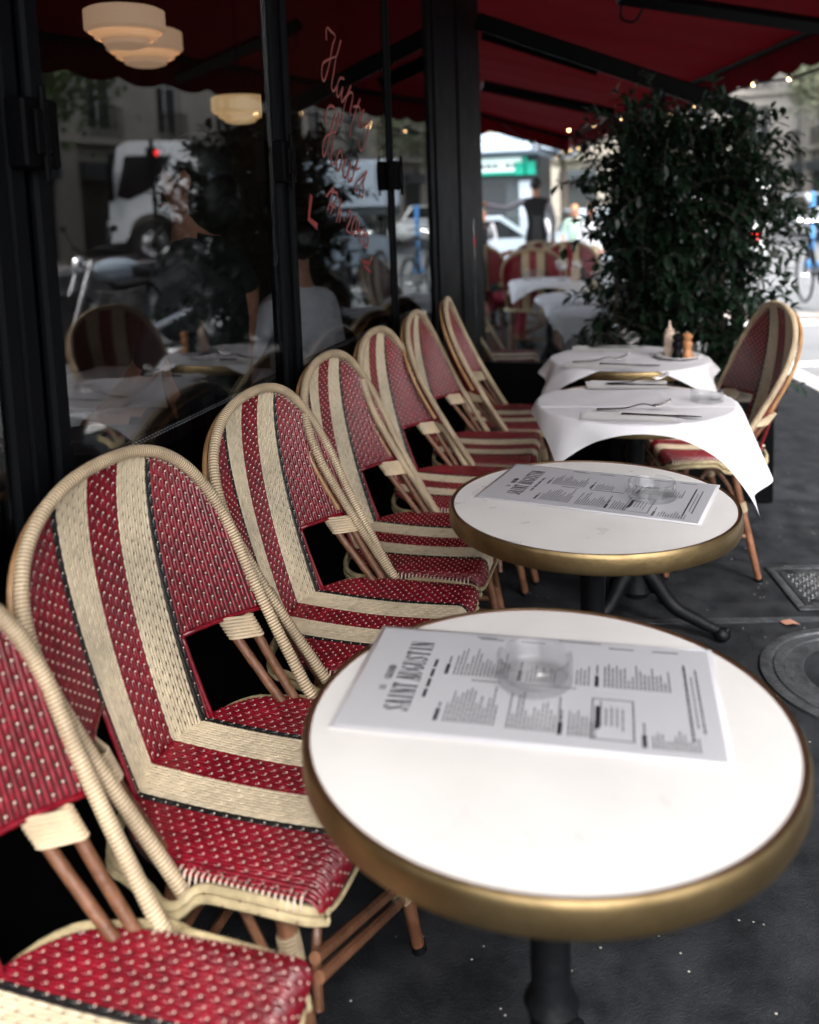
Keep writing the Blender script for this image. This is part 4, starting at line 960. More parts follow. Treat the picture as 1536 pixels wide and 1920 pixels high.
def person(label, loc, rz, pose='stand', top='shirt', legs='navy', skin='skin', hair='hair', hl=.0, armL=None, armR=None, vest=None, scale=1., group=None, sleeve=True, lean_=0.):
    t = thing('person', label, 'person', loc, rz, group); t.scale = (scale,)*3
    J = []; Bn = []; Z = {}
    def j(p, r, par=None, z=None):
        J.append((p, r)); i = len(J)-1
        if par is not None: Bn.append((par, i))
        if z: Z[i] = z
        return i
    # facing +x, z up, origin at the feet (standing) or below the seat (sitting)
    H = .92 if pose != 'sit' else .50
    pel = j((0, 0, H), (.12, .155), None, legs); wa = j((.01+lean_*.2, 0, H+.16), (.105, .135), pel, vest or top); ch = j((.01+lean_*.5, 0, H+.36), (.115, .165), wa, vest or top)
    nk = j((.0+lean_*.75, 0, H+.515), (.052, .056), ch, vest or top); hd = j((.02+lean_*.85, 0, H+.585), (.058, .054), nk, skin); cr = j((.015+lean_*.95, 0, H+.69), (.086, .070), hd, skin); tp = j((.01+lean_, 0, H+.755), (.058, .052), cr, skin)
    ns = j((.102+lean_*.92, 0, H+.65), .014, cr, skin)
    for s_, ad in ((1, armL), (-1, armR)):
        shd = j((lean_*.65, s_*.165, H+.47), (.058, .058), ch, vest or top)
        el, wr = ad if ad else ((.0, s_*.235, H+.20), (.07, s_*.23, H-.04))
        e = j(el, .042, shd, top); zz = top if sleeve else skin
        w = j(wr, .029, e, zz); hv = (Vector(wr)-Vector(el)).normalized(); side = Vector((-hv.y, hv.x, 0)); side = side.normalized() if side.length > .1 else Vector((0, 1, 0))
        pm = j(tuple(Vector(wr)+hv*.07), (.026, .036), w, skin)
        for k in range(4):
            b = Vector(wr)+hv*.10+side*((k-1.5)*.019); f1 = j(tuple(b), .0085, pm, skin); f2 = j(tuple(b+hv*(.035-.004*abs(k-1.4))+Vector((.004, 0, -.006))), .0078, f1, skin); j(tuple(b+hv*(.06-.006*abs(k-1.4))+Vector((.012, 0, -.018))), .0068, f2, skin)
        th = j(tuple(Vector(wr)+hv*.045+side*.035*s_), .010, w, skin); j(tuple(Vector(wr)+hv*.085+side*.05*s_), .0085, th, skin)
    for s_ in (1, -1):
        hp = j((0, s_*.09, H-.05), .085, pel, legs)
        if pose == 'sit': kn = j((.42, s_*.12, H-.02), .062, hp, legs); an = j((.40, s_*.12, .10), .042, kn, legs); ft = j((.44, s_*.12, .04), .035, an, 'tee'); j((.55, s_*.12, .03), .03, ft, 'tee')
        else:
            st = .14*s_ if pose == 'walk' else .0
            kn = j((st*.6+.02, s_*.095, .49), .060, hp, legs); an = j((st-.03, s_*.095, .09), .040, kn, legs); ft = j((st, s_*.095, .045), .036, an, 'tee'); j((st+.12, s_*.10, .03), .03, ft, 'tee')
    skin_body('body', J, Bn, t, Z, top)
    mb = MB(); c = Vector((-.010+lean_*.97, 0, H+.705)); mb.sphere(c, .094, n=16, k=10, sc=(1.0, .84, .88))
    if hl: mb.sphere(c+Vector((-.035, 0, -.08-hl*.4)), .09, n=14, k=8, sc=(.75, .95, 1.+hl*2))
    mb.v = [(x+.004*sin(z*90), y+.004*sin(x*80+z*60), z) for x, y, z in mb.v]; mb.build('hair', hair, t)
    mb = MB()
    for s_ in (1, -1): mb.sphere((.090+lean_*.95, s_*.028, H+.672), .010, n=8, k=6)
    mb.build('eyes', 'darkglass', t)
    mb = MB(); mb.sphere((.088+lean_*.9, 0, H+.604), .016, n=10, k=6, sc=(.6, 1.3, .4)); mb.build('mouth', 'redcl', t)
    for s_ in (1, -1): mb = MB(); mb.sphere((.0+lean_*.95, s_*.075, H+.66), .022, n=8, k=6, sc=(.8, .4, 1.3)); mb.build('ear', skin, t)
    return t
person('waiter seen from behind in black waistcoat and grey shirt, arm stretched left', (-1.47, 12.3, 0), pi/2+.25, top='greyshirt', legs='tee', vest='tee', armL=((.02, .40, 1.30), (.04, .66, 1.36)))
person('woman in pale green top and dusty pink trousers walking toward the camera', (-1.35, 17.5, -.4), -pi/2+.1, 'walk', top='mint', legs='pinkcl', hair='hairb', hl=.06, sleeve=False)
person('man in white shirt and khaki trousers walking past the shrub', (-1.02, 17.0, -.4), -pi/2-.3, 'walk', top='shirt', legs='khaki')
person('pedestrian in white top just right of the waiter', (-2.15, 18.5, -.4), pi/2-.2, 'walk', top='shirt', legs='navy')
person('pedestrian in dark jacket with long fair hair behind the shrub edge', (-1.15, 19.0, -.4), pi/2, 'walk', top='navy', legs='blue', hair='hairb', hl=.1)
person('pedestrian in black jacket and white shirt left of the waiter', (-3.15, 17.6, -.4), -pi/2, 'stand', top='shirt', legs='navy', vest='tee')
person('seated diner in dark red knit beside the pillar on the far terrace', (-1.98, 9.75, 0), -.3, 'sit', top='redcl', legs='tee', armL=((.2, .25, .74), (.42, .2, .82)))
person('seated diner in black with back to the pillar on the far terrace', (-1.58, 8.35, 0), .2, 'sit', top='tee', legs='redcl')
person('diner in black t-shirt seated with back to the window, bare arm hanging down', (-1.29, 2.42, .16), pi+.1, 'sit', top='tee', legs='tee', skin='skin_d', sleeve=False, hl=.03, armR=((-.04, -.235, .86), (.0, -.25, .60)), armL=((.10, .14, .70), (.26, -.02, .58)), scale=1.13)
person('diner in white shirt seated behind the painted lettering on the window', (-1.36, 3.36, .03), pi-.3, 'sit', top='shirt', legs='navy', armL=((.05, .27, .76), (.28, .2, .76)), scale=1.02)

# ------------------------------------------------------------------ ground, kerb, street
def gz(x, y):
    a = min(1, max(0, (y-10)/6)); a = a*a*(3-2*a); b = min(1, max(0, (x-3)/4)); return -.4*a*(1-b)
mb = MB(); xs = [-400, -120, -40, -20, -10, -6, -4, -2, 0, 1, 2, 3, 4, 5, 6, 7, 9, 14, 30, 120, 400]; ys = [-300, -80, -20, -5, 0, 3, 6, 8, 9, 10, 11, 12, 13, 14, 15, 16, 18, 22, 40, 120, 500]
vs = [(x, y, gz(x, y)) for x in xs for y in ys]; n = len(ys)
mb.add(vs, [(i*n+j, (i+1)*n+j, (i+1)*n+j+1, i*n+j+1) for i in range(len(xs)-1) for j in range(n-1)]); struct(mb, 'pavement', 'ground')
SD = Vector((-sin(radians(13)), cos(radians(13)), 0)); SN = Vector((SD.y, -SD.x, 0))
K0 = Vector((1.13, 6.9, 0))
def band(a, b, z, name, m, y0=-40, y1=60, step=1.):
    # strip parallel to the street between offsets a and b from the kerb line
    mb = MB(); vs = []; k = 0; s_ = y0
    while s_ <= y1:
        for o_ in (a, b): p = K0+SD*s_+SN*o_; vs.append((p.x, p.y, gz(p.x, p.y)+z))
        s_ += step; k += 1
    mb.add(vs, [(2*i, 2*i+1, 2*i+3, 2*i+2) for i in range(k-1)]); return struct(mb, name, m)
band(.10, 13., .006, 'road', 'road', -30, 90)
def slabs(a, b, z0, z1, s0, s1, name, m, L_=1.0):
    mb = MB(); s_ = s0
    while s_ < s1:
        q = [K0+SD*(s_+.004)+SN*a, K0+SD*(s_+.004)+SN*b, K0+SD*(s_+L_-.004)+SN*b, K0+SD*(s_+L_-.004)+SN*a]; zz = gz(q[0].x, q[0].y)
        mb.prism([(p.x, p.y) for p in q], zz+z0, zz+z1); s_ += L_
    return struct(mb, name, m)
slabs(-.05, .12, -.02, .012, -9, .8, 'kerb', 'kerb')
slabs(13., 13.2, -.02, .14, -30, 80, 'far_kerb', 'kerb')
band(13.2, 17., .13, 'far_pavement', 'pavefar', -30, 90)
mb = MB()
def quad(s0, s1, a, b, z=.010):
    q = [K0+SD*s0+SN*a, K0+SD*s1+SN*a, K0+SD*s1+SN*b, K0+SD*s0+SN*b]; mb.add([(p.x, p.y, gz(p.x, p.y)+z) for p in q], [(0, 3, 2, 1)])
quad(.62, .80, -.05, 5); quad(2.9, 3.3, .2, 4); quad(-2.2, -2.0, 1.2, 4)
for k in range(6): quad(9+k*1.0, 9.5+k*1.0, .8, 6)
struct(mb, 'road_marking', 'linepaint')
band(.12, 3.0, .03, 'corner_pavement', 'pavefar', 3.4, 4.6, .3)
# joint in the pavement
j0, j1 = Vector((-.25, 2.80)), Vector((1.35, 3.17)); d = (j1-j0).normalized(); nn = Vector((-d.y, d.x)); mb = MB()
mb.prism([tuple(j0), tuple(j1), tuple(j1+nn*.03), tuple(j0+nn*.03)], -.01, .004); struct(mb, 'pavement_joint', 'castring')
# access cover
cv = thing('access_cover', 'square steel access cover with diamond tread set in the pavement', 'access cover', (.415, 3.395, .003), radians(11))
W, D = .62, .36
mb = MB(); 
for a, b in (((0, -D, 0), (W, -D+.028, .008)), ((0, -.028, 0), (W, 0, .008)), ((0, -D+.0285, 0), (.028, -.0285, .008)), ((W-.028, -D+.0285, 0), (W, -.0285, .008))): mb.rbox(a, b, .002)
mb.build('frame', 'castring', cv)
mb = MB(); mb.rbox((.036, -D+.036, -.004), (W-.036, -.036, .004), .001)
for i in range(26):
    for k in range(14):
        x = .06+i*.0195; y = -D+.055+k*.0195
        if x > W-.055 or y > -.055: continue
        a = pi/4 if (i+k) % 2 else -pi/4; mtx = Matrix.Translation((x, y, .004))@Matrix.Rotation(a, 4, 'Z'); mb.sphere((0, 0, 0), .0085, n=8, k=4, sc=(1, .34, .35), mtx=mtx)
mb.build('tread_plate', 'metalplate', cv)
mb = MB()
for x in (.06, W-.1):
    for y in (-.06, -D+.06): mb.rbox((x, y-.012, .0045), (x+.03, y-.002, .009), .002); mb.rbox((x, y+.004, .0045), (x+.03, y+.014, .009), .002)
mb.build('lifting_eye', 'iron', cv)
mh = thing('manhole_cover', 'round cast iron manhole ring filled with asphalt beside the nearest table', 'manhole cover', (.615, 2.63, .003))
mb = MB(); mb.lathe([(.300, -.002), (.300, .006), (.294, .009), (.272, .009), (.268, .003), (.264, .003), (.260, .008), (.236, .008), (.232, -.002)], 72); mb.build('ring', 'castring', mh)
mb = MB(); mb.lathe([(.2325, .003), (.2, .003), (.192, .006), (.18, .006)], 72); mb.lathe([(.18, .005), (.0, .005)], 72, 'ground'); mb.build('infill', 'castring', mh)
mb = MB(); mb.add([(0, 0, .002), (.03, .008, .012), (.062, -.004, .004), (.045, -.026, .014), (.02, -.02, .003)], [(0, 1, 3, 4), (1, 2, 3)]); mb.add([(0, 0, .0015), (.03, .008, .0115), (.062, -.004, .0035), (.045, -.026, .0135), (.02, -.02, .0025)], [(4, 3, 1, 0), (3, 2, 1)])
tag(mb.build('fallen_leaf', 'dryleaf', loc=(*onz(1462, 1168, 0).xy, .004), rz=-.2), 'small dry leaf lying by the pavement joint', 'leaf')

# ------------------------------------------------------------------ buildings
def building(label, o, ang, length, floors, m, roof=True, fh=3.2, ground_h=4.2, depth=9, shop=True):
    t = thing('building', label, 'building', (o[0], o[1], -.45), ang, 'buildings along the boulevard')
    n = int(length/2.6); bay = length/n; ww, wh = 1.15, 2.1; H = ground_h+floors*fh; mb = MB()
    mb.box((0, .30, 0), (length, depth, H), m)       # body; the street face stands at y=0
    for f in range(floors):
        z0 = ground_h+f*fh
        for k in range(n):
            x = k*bay; mb.box((x, 0, z0), (x+(bay-ww)/2, .30, z0+fh), m); mb.box((x+(bay+ww)/2, 0, z0), (x+bay, .30, z0+fh), m)
            mb.box((x+(bay-ww)/2, .004, z0), (x+(bay+ww)/2, .30, z0+.35), m); mb.box((x+(bay-ww)/2, .004, z0+.35+wh), (x+(bay+ww)/2, .30, z0+fh), m)
            mb.box((x+(bay-ww)/2-.12, -.07, z0+.36+wh), (x+(bay+ww)/2+.12, .0, z0+.50+wh), m)
        mb.box((-.05, -.22, z0-.16), (length+.05, -.002, z0+.02), m)
    for k in range(n+1): mb.box((max(0, k*bay-.45), .0, 0), (min(length, k*bay+.45), .30, ground_h-.17), m)
    mb.box((-.1, -.35, H), (length+.1, depth, H+.35), m); mb.build('wall', m, t, smooth=False)
    for f in range(floors):
        for k in range(n):
            x = k*bay+(bay-ww)/2; z0 = ground_h+f*fh+.35; b = MB(); b.box((x, .20, z0), (x+ww, .24, z0+wh), 'wglass')
            b.box((x+ww/2-.04, .17, z0), (x+ww/2+.04, .199, z0+wh), 'wframe'); b.box((x, .165, z0+wh*.72), (x+ww, .1695, z0+wh*.72+.07), 'wframe')
            b.box((x, .175, z0), (x+.07, .199, z0+wh), 'wframe'); b.box((x+ww-.07, .175, z0), (x+ww, .199, z0+wh), 'wframe')
            b.build('window', 'wglass', t, smooth=False)
        b = MB(); z0 = ground_h+f*fh
        for k in range(n):
            x = k*bay+(bay-ww)/2-.1
            b.box((x, -.20, z0+.95), (x+ww+.2, -.17, z0+1.0))
            for q in range(12): b.box((x+q*(ww+.17)/11, -.195, z0+.03), (x+q*(ww+.17)/11+.025, -.175, z0+.95))
        b.build('balcony_railing', 'wrought', t, smooth=False)
    b = MB()
    for k in range(n):
        b.box((k*bay+.46, .12, 0), ((k+1)*bay-.46, .2, ground_h-.7), 'shopdark'); b.box((k*bay+.46, -.3, ground_h-1.25), ((k+1)*bay-.46, .1, ground_h-.75), 'kiosk')
    b.build('shop_front', 'shopdark', t, smooth=False)
    if roof:
        b = MB(); b.prism([(0, 0), (1.6, 2.6), (depth-1.6, 2.6), (depth, 0)], 0, length, mtx=Matrix(((0, 0, 1, 0), (1, 0, 0, 0), (0, 1, 0, H+.352), (0, 0, 0, 1)))); r = b.build('roof', 'slate', t, smooth=False)
        b = MB()
        for k in range(2): b.rbox((length*(.3+.45*k), 3, H+2.9), (length*(.3+.45*k)+1.4, 3.8, H+4.4), .05, 'stone2')
        b.build('chimney', 'stone2', r)
    return t
# across the boulevard (faces turned back to the cafe); lateral offset 17 m from the kerb
def bl(s0, off): p = K0+SD*s0+SN*off; return (p.x, p.y)
angS = math.atan2(-SD.y, -SD.x)     # building local x runs against SD so that local -y faces the cafe
for k, (s1, L_, fl, m, lab) in enumerate(((-6, 15, 5, 'stone2', 'grey limestone building across the boulevard, nearest to the cafe'), (10, 16, 5, 'stone', 'limestone building across the boulevard behind the white truck'),
        (28, 18, 6, 'stone3', 'pale tall building across the boulevard, third along'), (48, 20, 5, 'stone', 'limestone building across the boulevard, fourth along'), (72, 24, 5, 'stone2', 'greyish building at the far right of the boulevard'))):
    building(lab, bl(s1, 17), angS+pi+pi, L_, fl, m)
building('pale corner building closing the view behind the waiter', (-17, 52, 0), radians(-8), 18, 5, 'stone3')
building('limestone building in the middle distance above the pedestrians', (1.5, 54, 0), radians(-3), 18, 5, 'stone')
building('building behind the kiosk on the left of the view', (-20, 38, 0), radians(12), 9, 5, 'stone3', shop=False)

# ------------------------------------------------------------------ kiosk with green lit sign
kk = thing('kiosk', 'grey green newspaper kiosk with a lit white and green sign band', 'kiosk', (0, 0, 0))
a = ony(890, 330, 24); b_ = ony(1012, 330, 24); w = b_.x-a.x; zg = -.42; x0, x1 = b_.x-3.6, b_.x; zt = ony(905, 262, 24).z
mb = MB(); mb.rbox((x0, 24, zg), (x1, 27, zt-.45), .04, 'kiosk'); mb.rbox((x1-.55, 23.93, zg+.9), (x1-.12, 23.998, ony(980, 330, 24).z-.12), .02, 'kiosklt'); mb.rbox((x0+.3, 23.96, zg+.4), (x1-.9, 23.998, 1.9), .02, 'wglass'); mb.build('cabin', 'kiosk', kk)
mb = MB(); mb.rbox((x0-.2, 23.3, zt-.45), (x1+.75, 27.2, zt-.12), .08, 'kiosklt'); mb.rbox((x0-.1, 23.5, zt-.12), (x1+.4, 27, zt+.1), .05, 'kiosklt'); mb.build('roof', 'kiosklt', kk)
s0, s1 = ony(905, 292, 23.85), ony(905, 318, 23.85); e1 = ony(978, 300, 23.85)
mb = MB(); mb.rbox((x0+.1, 23.80, s1.z-.08), (e1.x, 23.92, s0.z-.08), .01, 'signw'); mb.rbox((x0+.1, 23.79, s1.z-.16), (e1.x, 23.93, s1.z-.082), .01, 'green'); sg_ = mb.build('sign_band', 'signw', kk)
mb = MB(); c = ony(985, 310, 23.8)
for q in range(2): mb.rbox((c.x-.05-.22*(1-q), 23.76, c.z-.24+.16*q*0-.0*q), (c.x+.05+.22*(1-q), 23.80-.004*q, c.z+.24) if q else (c.x+.27, 23.8, c.z+.10-.0), .01, 'green')
mb.build('cross_sign', 'green', kk)
mb = MB()
for k in range(12): mb.box((x0+1.2+k*.17, 23.79, s1.z+.02), (x0+1.2+k*.17+(.12 if k % 4 else .02), 23.799, s1.z+.12))
mb.build('sign_writing', 'kiosk', kk, smooth=False)

# ------------------------------------------------------------------ vehicles
def wheel(parent, c, r, w=.22, rim='chrome'):
    mb = MB(); mtx = Matrix.Translation(c)@Matrix.Rotation(pi/2, 4, 'X')
    mb.lathe([(r*.62, -w/2), (r*.9, -w/2), (r, -w*.35), (r, w*.35), (r*.9, w/2), (r*.62, w/2)], 36, mtx=mtx); o = mb.build('wheel', 'rubber', parent)
    mb = MB(); mb.lathe([(0, -w*.35), (r*.2, -w*.38), (r*.25, -w*.2), (r*.55, -w*.25), (r*.63, -w*.45), (r*.63, w*.45), (r*.55, w*.25), (r*.2, w*.38), (0, w*.35)], 30, mtx=mtx); mb.build('rim', rim, o)
def truck(loc, rz, label):
    # x forward
    t = thing('truck', label, 'truck', loc, rz); t.scale = (1.18,)*3
    side = [(0, .55), (0, 2.78), (.25, 2.88), (1.55, 2.88), (1.78, 2.75), (2.02, 1.65), (2.06, .55), (1.72, .55), (1.62, .95), (1.3, 1.22), (.85, 1.22), (.52, .95), (.42, .55)]
    mb = MB(); mtx = Matrix(((1, 0, 0, 0), (0, 0, -1, 1.1), (0, 1, 0, 0), (0, 0, 0, 1))); mb.prism(side, 0, 2.2, 'whitepaint', mtx); mb.build('cab', 'whitepaint', t)
    for s_ in (-1, 1):
        mb = MB(); win = [(.55, 2.55), (1.62, 2.55), (1.86, 1.62), (1.6, 1.52), (1.1, 1.75)]; y = s_*1.105
        mtx2 = Matrix(((1, 0, 0, 0), (0, 0, -1, y+.012), (0, 1, 0, 0), (0, 0, 0, 1))); mb.prism(win, 0, .024, 'darkglass', mtx2); mb.build('side_window', 'darkglass', t)
        mb = MB(); n = 20
        for k in range(n): 
            a0, a1 = pi*k/n, pi*(k+1)/n; P_ = [(1.07+r_*cos(a), s_*1.02+dy, .66+r_*sin(a)) for a in (a0, a1) for r_ in (.56, .66) for dy in (-.14, .14)]
            mb.add(P_, [(0, 1, 5, 4), (2, 6, 7, 3), (0, 4, 6, 2), (1, 3, 7, 5)])
        mb.build('mudguard', 'whitepaint', t)
        mb = MB(); mb.rbox((1.9, s_*1.22-.1, 1.5), (2.05, s_*1.22+.1, 2.35), .03); mb.tube([(1.95, s_*1.1, 2.45), (1.97, s_*1.22, 2.3)], .02, 6); mb.build('mirror', 'iron', t)
        wheel(t, (1.07, s_*.95, .52), .52, .3)
        for x in (-2.6, -3.9): wheel(t, (x, s_*.95, .52), .52, .34)
    mb = MB(); mb.rbox((1.75, -.98, 1.68), (2.0, .98, 2.6), .02, mtx=Matrix.Translation((.045, 0, 0))@Matrix.Shear('XZ', 4, (0, 0)) if False else None); mb.build('windscreen', 'darkglass', t)
    mb = MB(); mb.rbox((-5, -1.1, .95), (-.1, 1.1, 1.15), .02, 'kiosk'); mb.rbox((-5, -1.15, 1.15), (-.25, 1.15, 2.35), .05, 'kiosklt'); mb.build('load_bed', 'kiosklt', t)
    mb = MB(); mb.rbox((2.0, -1.1, .42), (2.16, 1.1, .8), .03); mb.build('bumper', 'kiosk', t)
    for s_ in (-1, 1): mb = MB(); mb.rbox((2.06, s_*.85-.18, .88), (2.10, s_*.85+.18, 1.06), .01); mb.build('headlight', 'fairy', t)
    for x in (.35, 1.35): mb = MB(); mb.lathe([(0, 3.0), (.07, 2.98), (.09, 2.882), (0, 2.882)], 16, c=(x, .6, 0)); mb.build('beacon', 'orange', t)
    return t
truck((11.0, 24.1, .0), radians(-32), 'white truck cab parked across the road, seen as a reflection in the window')
def motorcycle(loc, rz, label):
    t = thing('motorcycle', label, 'motorcycle', loc, rz)
    wheel(t, (.72, 0, .32), .32, .12, 'castring'); wheel(t, (-.70, 0, .32), .32, .16, 'castring')
    mb = MB(); mb.tube([(.72, .09, .32), (.45, .09, .95)], .028, 10, 'chrome'); mb.tube([(.72, -.09, .32), (.45, -.09, .95)], .028, 10, 'chrome'); mb.build('fork', 'chrome', t)
    mb = MB(); mb.sphere((.10, 0, .84), .25, n=18, k=12, sc=(1.2, .5, .48)); mb.build('fuel_tank', 'kiosklt', t)
    mb = MB(); mb.tube(smoothcurve([(.0, 0, .84), (-.25, 0, .80), (-.55, 0, .84), (-.82, 0, .93)], 5), [.13]*10+[.11, .10, .09, .08, .07, .05], 10, flat=.6); mb.build('saddle', 'vinyl', t)
    mb = MB(); mb.sphere((.55, 0, .92), .095, n=16, k=10, sc=(.8, 1, 1)); mb.build('headlight', 'chrome', t)
    mb = MB(); mb.tube(smoothcurve([(.30, -.38, 1.05), (.42, -.2, 1.08), (.45, 0, 1.02), (.42, .2, 1.08), (.30, .38, 1.05)], 5), .015, 8)
    for s_ in (-1, 1): mb.tube([(.38, s_*.25, 1.06), (.40, s_*.36, 1.24)], .007, 6); mb.sphere((.40, s_*.38, 1.26), .055, n=12, k=8, sc=(.25, 1, .6))
    mb.build('handlebar', 'iron', t)
    mb = MB(); mb.rbox((-.22, -.16, .28), (.28, .16, .62), .06, 'castring')
    for k in range(5): mb.rbox((-.1, -.18, .5+.03*k), (.22, .18, .515+.03*k), .004, 'chrome')
    mb.build('engine', 'castring', t)
    mb = MB(); mb.tube(smoothcurve([(.22, -.14, .45), (.3, -.16, .25), (.0, -.17, .2), (-.7, -.18, .36)], 6), [.025]*9+[.03, .04, .045, .045, .045, .045, .045, .045, .045, .04], 10); mb.build('exhaust', 'chrome', t)
    mb = MB(); mb.tube([(.48, 0, .9), (.1, 0, .65), (-.3, 0, .68), (-.70, 0, .32)], .025, 8); mb.tube([(-.3, 0, .68), (-.2, 0, .3), (-.70, 0, .32)], .022, 8); mb.build('frame', 'iron', t)
    mb = MB(); n = 14
    for k in range(n):
        a0, a1 = .3+2.2*k/n, .3+2.2*(k+1)/n; mb.add([(.72+.36*cos(a), y, .32+.36*sin(a)) for a in (a0, a1) for y in (-.075, .075)], [(0, 1, 3, 2)])
    mb.build('mudguard', 'navy', t); return t
motorcycle((3.2, 7.95, .006), radians(-72), 'silver and black motorcycle parked at the kerb, mirrored in the window')
def bicycle(loc, rz, label):
    t = thing('bicycle', label, 'bicycle', loc, rz, 'bicycles parked along the kerb')
    for x in (.52, -.52):
        mb = MB(); ring = [(x+.33*cos(2*pi*k/40), 0, .345+.33*sin(2*pi*k/40)) for k in range(40)]; mb.tube(ring, .017, 8, closed=True); w = mb.build('wheel', 'rubber', t)
        mb = MB()
        for k in range(18): a = 2*pi*k/18; mb.tube([(x, .02*(-1)**k, .345), (x+.32*cos(a), 0, .345+.32*sin(a))], .0016, 4)
        mb.tube([(x, -.04, .345), (x, .04, .345)], .02, 8); mb.build('spokes', 'chrome', w)
        mb = MB(); n = 12
        for k in range(n): a0, a1 = .4+2.3*k/n, .4+2.3*(k+1)/n; mb.add([(x+.365*cos(a), y, .345+.365*sin(a)) for a in (a0, a1) for y in (-.025, .025)], [(0, 1, 3, 2)])
        mb.build('mudguard', 'iron', t)
    A, B, C_, D_ = Vector((.36, 0, .86)), Vector((-.05, 0, .30)), Vector((-.20, 0, .80)), Vector((-.52, 0, .345)); mb = MB()
    for p, q in ((A, B), (B, C_), (C_, A-Vector((0, 0, .06))), (B, D_), (C_, D_), (A, Vector((.52, 0, .345)))): mb.tube([p, q], .016, 8)
    mb.build('frame', 'iron', t)
    mb = MB(); mb.tube([C_, C_+Vector((-.03, 0, .12))], .013, 8); mb.sphere(C_+Vector((-.05, 0, .15)), .13, n=14, k=8, sc=(1, .6, .3)); mb.build('saddle', 'vinyl', t)
    mb = MB(); mb.tube([A, A+Vector((-.02, 0, .16))], .013, 8); mb.tube(smoothcurve([A+Vector((-.16, -.28, .20)), A+Vector((.02, -.2, .2)), A+Vector((.02, 0, .16)), A+Vector((.02, .2, .2)), A+Vector((-.16, .28, .20))], 5), .011, 8); mb.build('handlebar', 'chrome', t)
    mb = MB(); mb.tube([B+Vector((0, -.08, 0)), B+Vector((.12, -.09, -.12))], .008, 6); mb.tube([B+Vector((0, .08, 0)), B+Vector((-.12, .09, .12))], .008, 6); mb.rbox(tuple(B+Vector((.10, -.15, -.135))), tuple(B+Vector((.17, -.08, -.11))), .004); mb.rbox(tuple(B+Vector((-.17, .08, .11))), tuple(B+Vector((-.10, .15, .135))), .004); mb.build('pedals', 'iron', t)
    return t
p = onz(1490, 574, .0)
bk = bicycle((1.98, 11.6, .0), radians(98), 'black bicycle parked at the kerb right of the shrub')
o = place(bk, (1.2, 12.3, -.02), radians(96), 'black bicycle standing behind the shrub, closer to the pedestrians', 'bicycles parked along the kerb')
def car(loc, rz, label, m='whitepaint', van=False):
    t = thing('van' if van else 'car', label, 'van' if van else 'car', loc, rz, None if van else 'cars parked along the boulevard')
    prof = [(-2.1, .35), (-2.15, .9), (-1.9, 1.02), (-1.35, 1.45), (.35, 1.47), (1.0, 1.0), (1.95, .85), (2.1, .55), (2.05, .35)] if not van else [(-2.4, .35), (-2.45, 1.9), (-2.3, 2.15), (1.0, 2.15), (1.75, 1.3), (2.4, 1.1), (2.5, .6), (2.45, .35)]
    mb = MB(); h = .85 if not van else .98; mb.prism(prof, 0, 2*h, m, Matrix(((1, 0, 0, 0), (0, 0, -1, h), (0, 1, 0, 0), (0, 0, 0, 1)))); mb.build('body', m, t, ang=.4)
    gl = [(-1.55, .98), (-1.2, 1.38), (.28, 1.40), (.85, 1.0)] if not van else [(-.3, 1.35), (-.3, 1.95), (1.0, 1.95), (1.55, 1.35)]
    for s_ in (-1, 1):
        mb = MB(); mb.prism(gl, 0, .02, 'darkglass', Matrix(((1, 0, 0, 0), (0, 0, -1, s_*h+.01), (0, 1, 0, 0), (0, 0, 0, 1)))); mb.build('side_window', 'darkglass', t)
        for x in ((-1.35, 1.3) if not van else (-1.6, 1.6)): wheel(t, (x, s_*(h-.06), .32), .32, .2)
        mb = MB(); x = 2.0 if not van else 2.4; mb.rbox((x, s_*.6-.16, .66), (x+.1, s_*.6+.16, .80), .02); mb.build('headlight', 'fairy', t)
        mb = MB(); x = -2.14 if not van else -2.46; mb.rbox((x-.02, s_*.65-.1, .72), (x+.05, s_*.65+.1, .90), .02); mb.build('tail_light', 'redlight', t)
    mb = MB()
    if van: P_ = [(1.04, -.85, 2.06), (1.04, .85, 2.06), (1.74, .85, 1.32), (1.74, -.85, 1.32)]
    else: P_ = [(.40, -.7, 1.435), (.40, .7, 1.435), (.98, .76, 1.02), (.98, -.76, 1.02)]
    mb.add([Vector(p)+Vector((.012, 0, .012)) for p in P_], [(0, 1, 2, 3)]); mb.add([Vector(p)+Vector((.002, 0, .002)) for p in P_], [(3, 2, 1, 0)]); mb.build('windscreen', 'darkglass', t); return t
def at(s_, off): q = K0+SD*s_+SN*off; return (q.x, q.y, gz(q.x, q.y)+.006)
RS = math.atan2(SD.y, SD.x)
car(at(17.5, 4.2), RS+.0, 'white delivery van driving away on the boulevard, right of the shrub', van=True)
c1 = car(at(10, 6.3), RS, 'silver car at the right edge beyond the bicycle', 'kiosklt'); 
place(c1, at(25, 2.6), RS, 'silver car in line behind the shrub', 'cars parked along the boulevard'); pass
c2 = car(at(14, 10.5), RS+pi, 'white car on the far side of the boulevard', 'whitepaint'); place(c2, at(24, 10.3), RS+pi, 'white car farther along the far side of the boulevard', 'cars parked along the boulevard'); place(c1, (-3.6, 20.6, -.4), radians(10), 'pale car crossing behind the pedestrians near the kiosk', 'cars parked along the boulevard')
place(c1, (-.2, 23.2, -.4), radians(4), 'pale car crossing behind the walking woman', 'cars parked along the boulevard')
rc = MB(); 
rl = thing('traffic_light', 'traffic light showing red across the boulevard', 'traffic light', at(11.5, 12.2)); mb = MB(); mb.tube([(0, 0, 0), (0, 0, 3.3)], .05, 10); mb.build('pole', 'iron', rl); mb = MB(); mb.rbox((-.12, -.12, 2.3), (.12, .12, 3.1), .03); mb.build('housing', 'iron', rl)
mb = MB(); mb.sphere((-.12, 0, 2.95), .08, n=12, k=8); mb.build('red_lamp', 'redlight', rl)
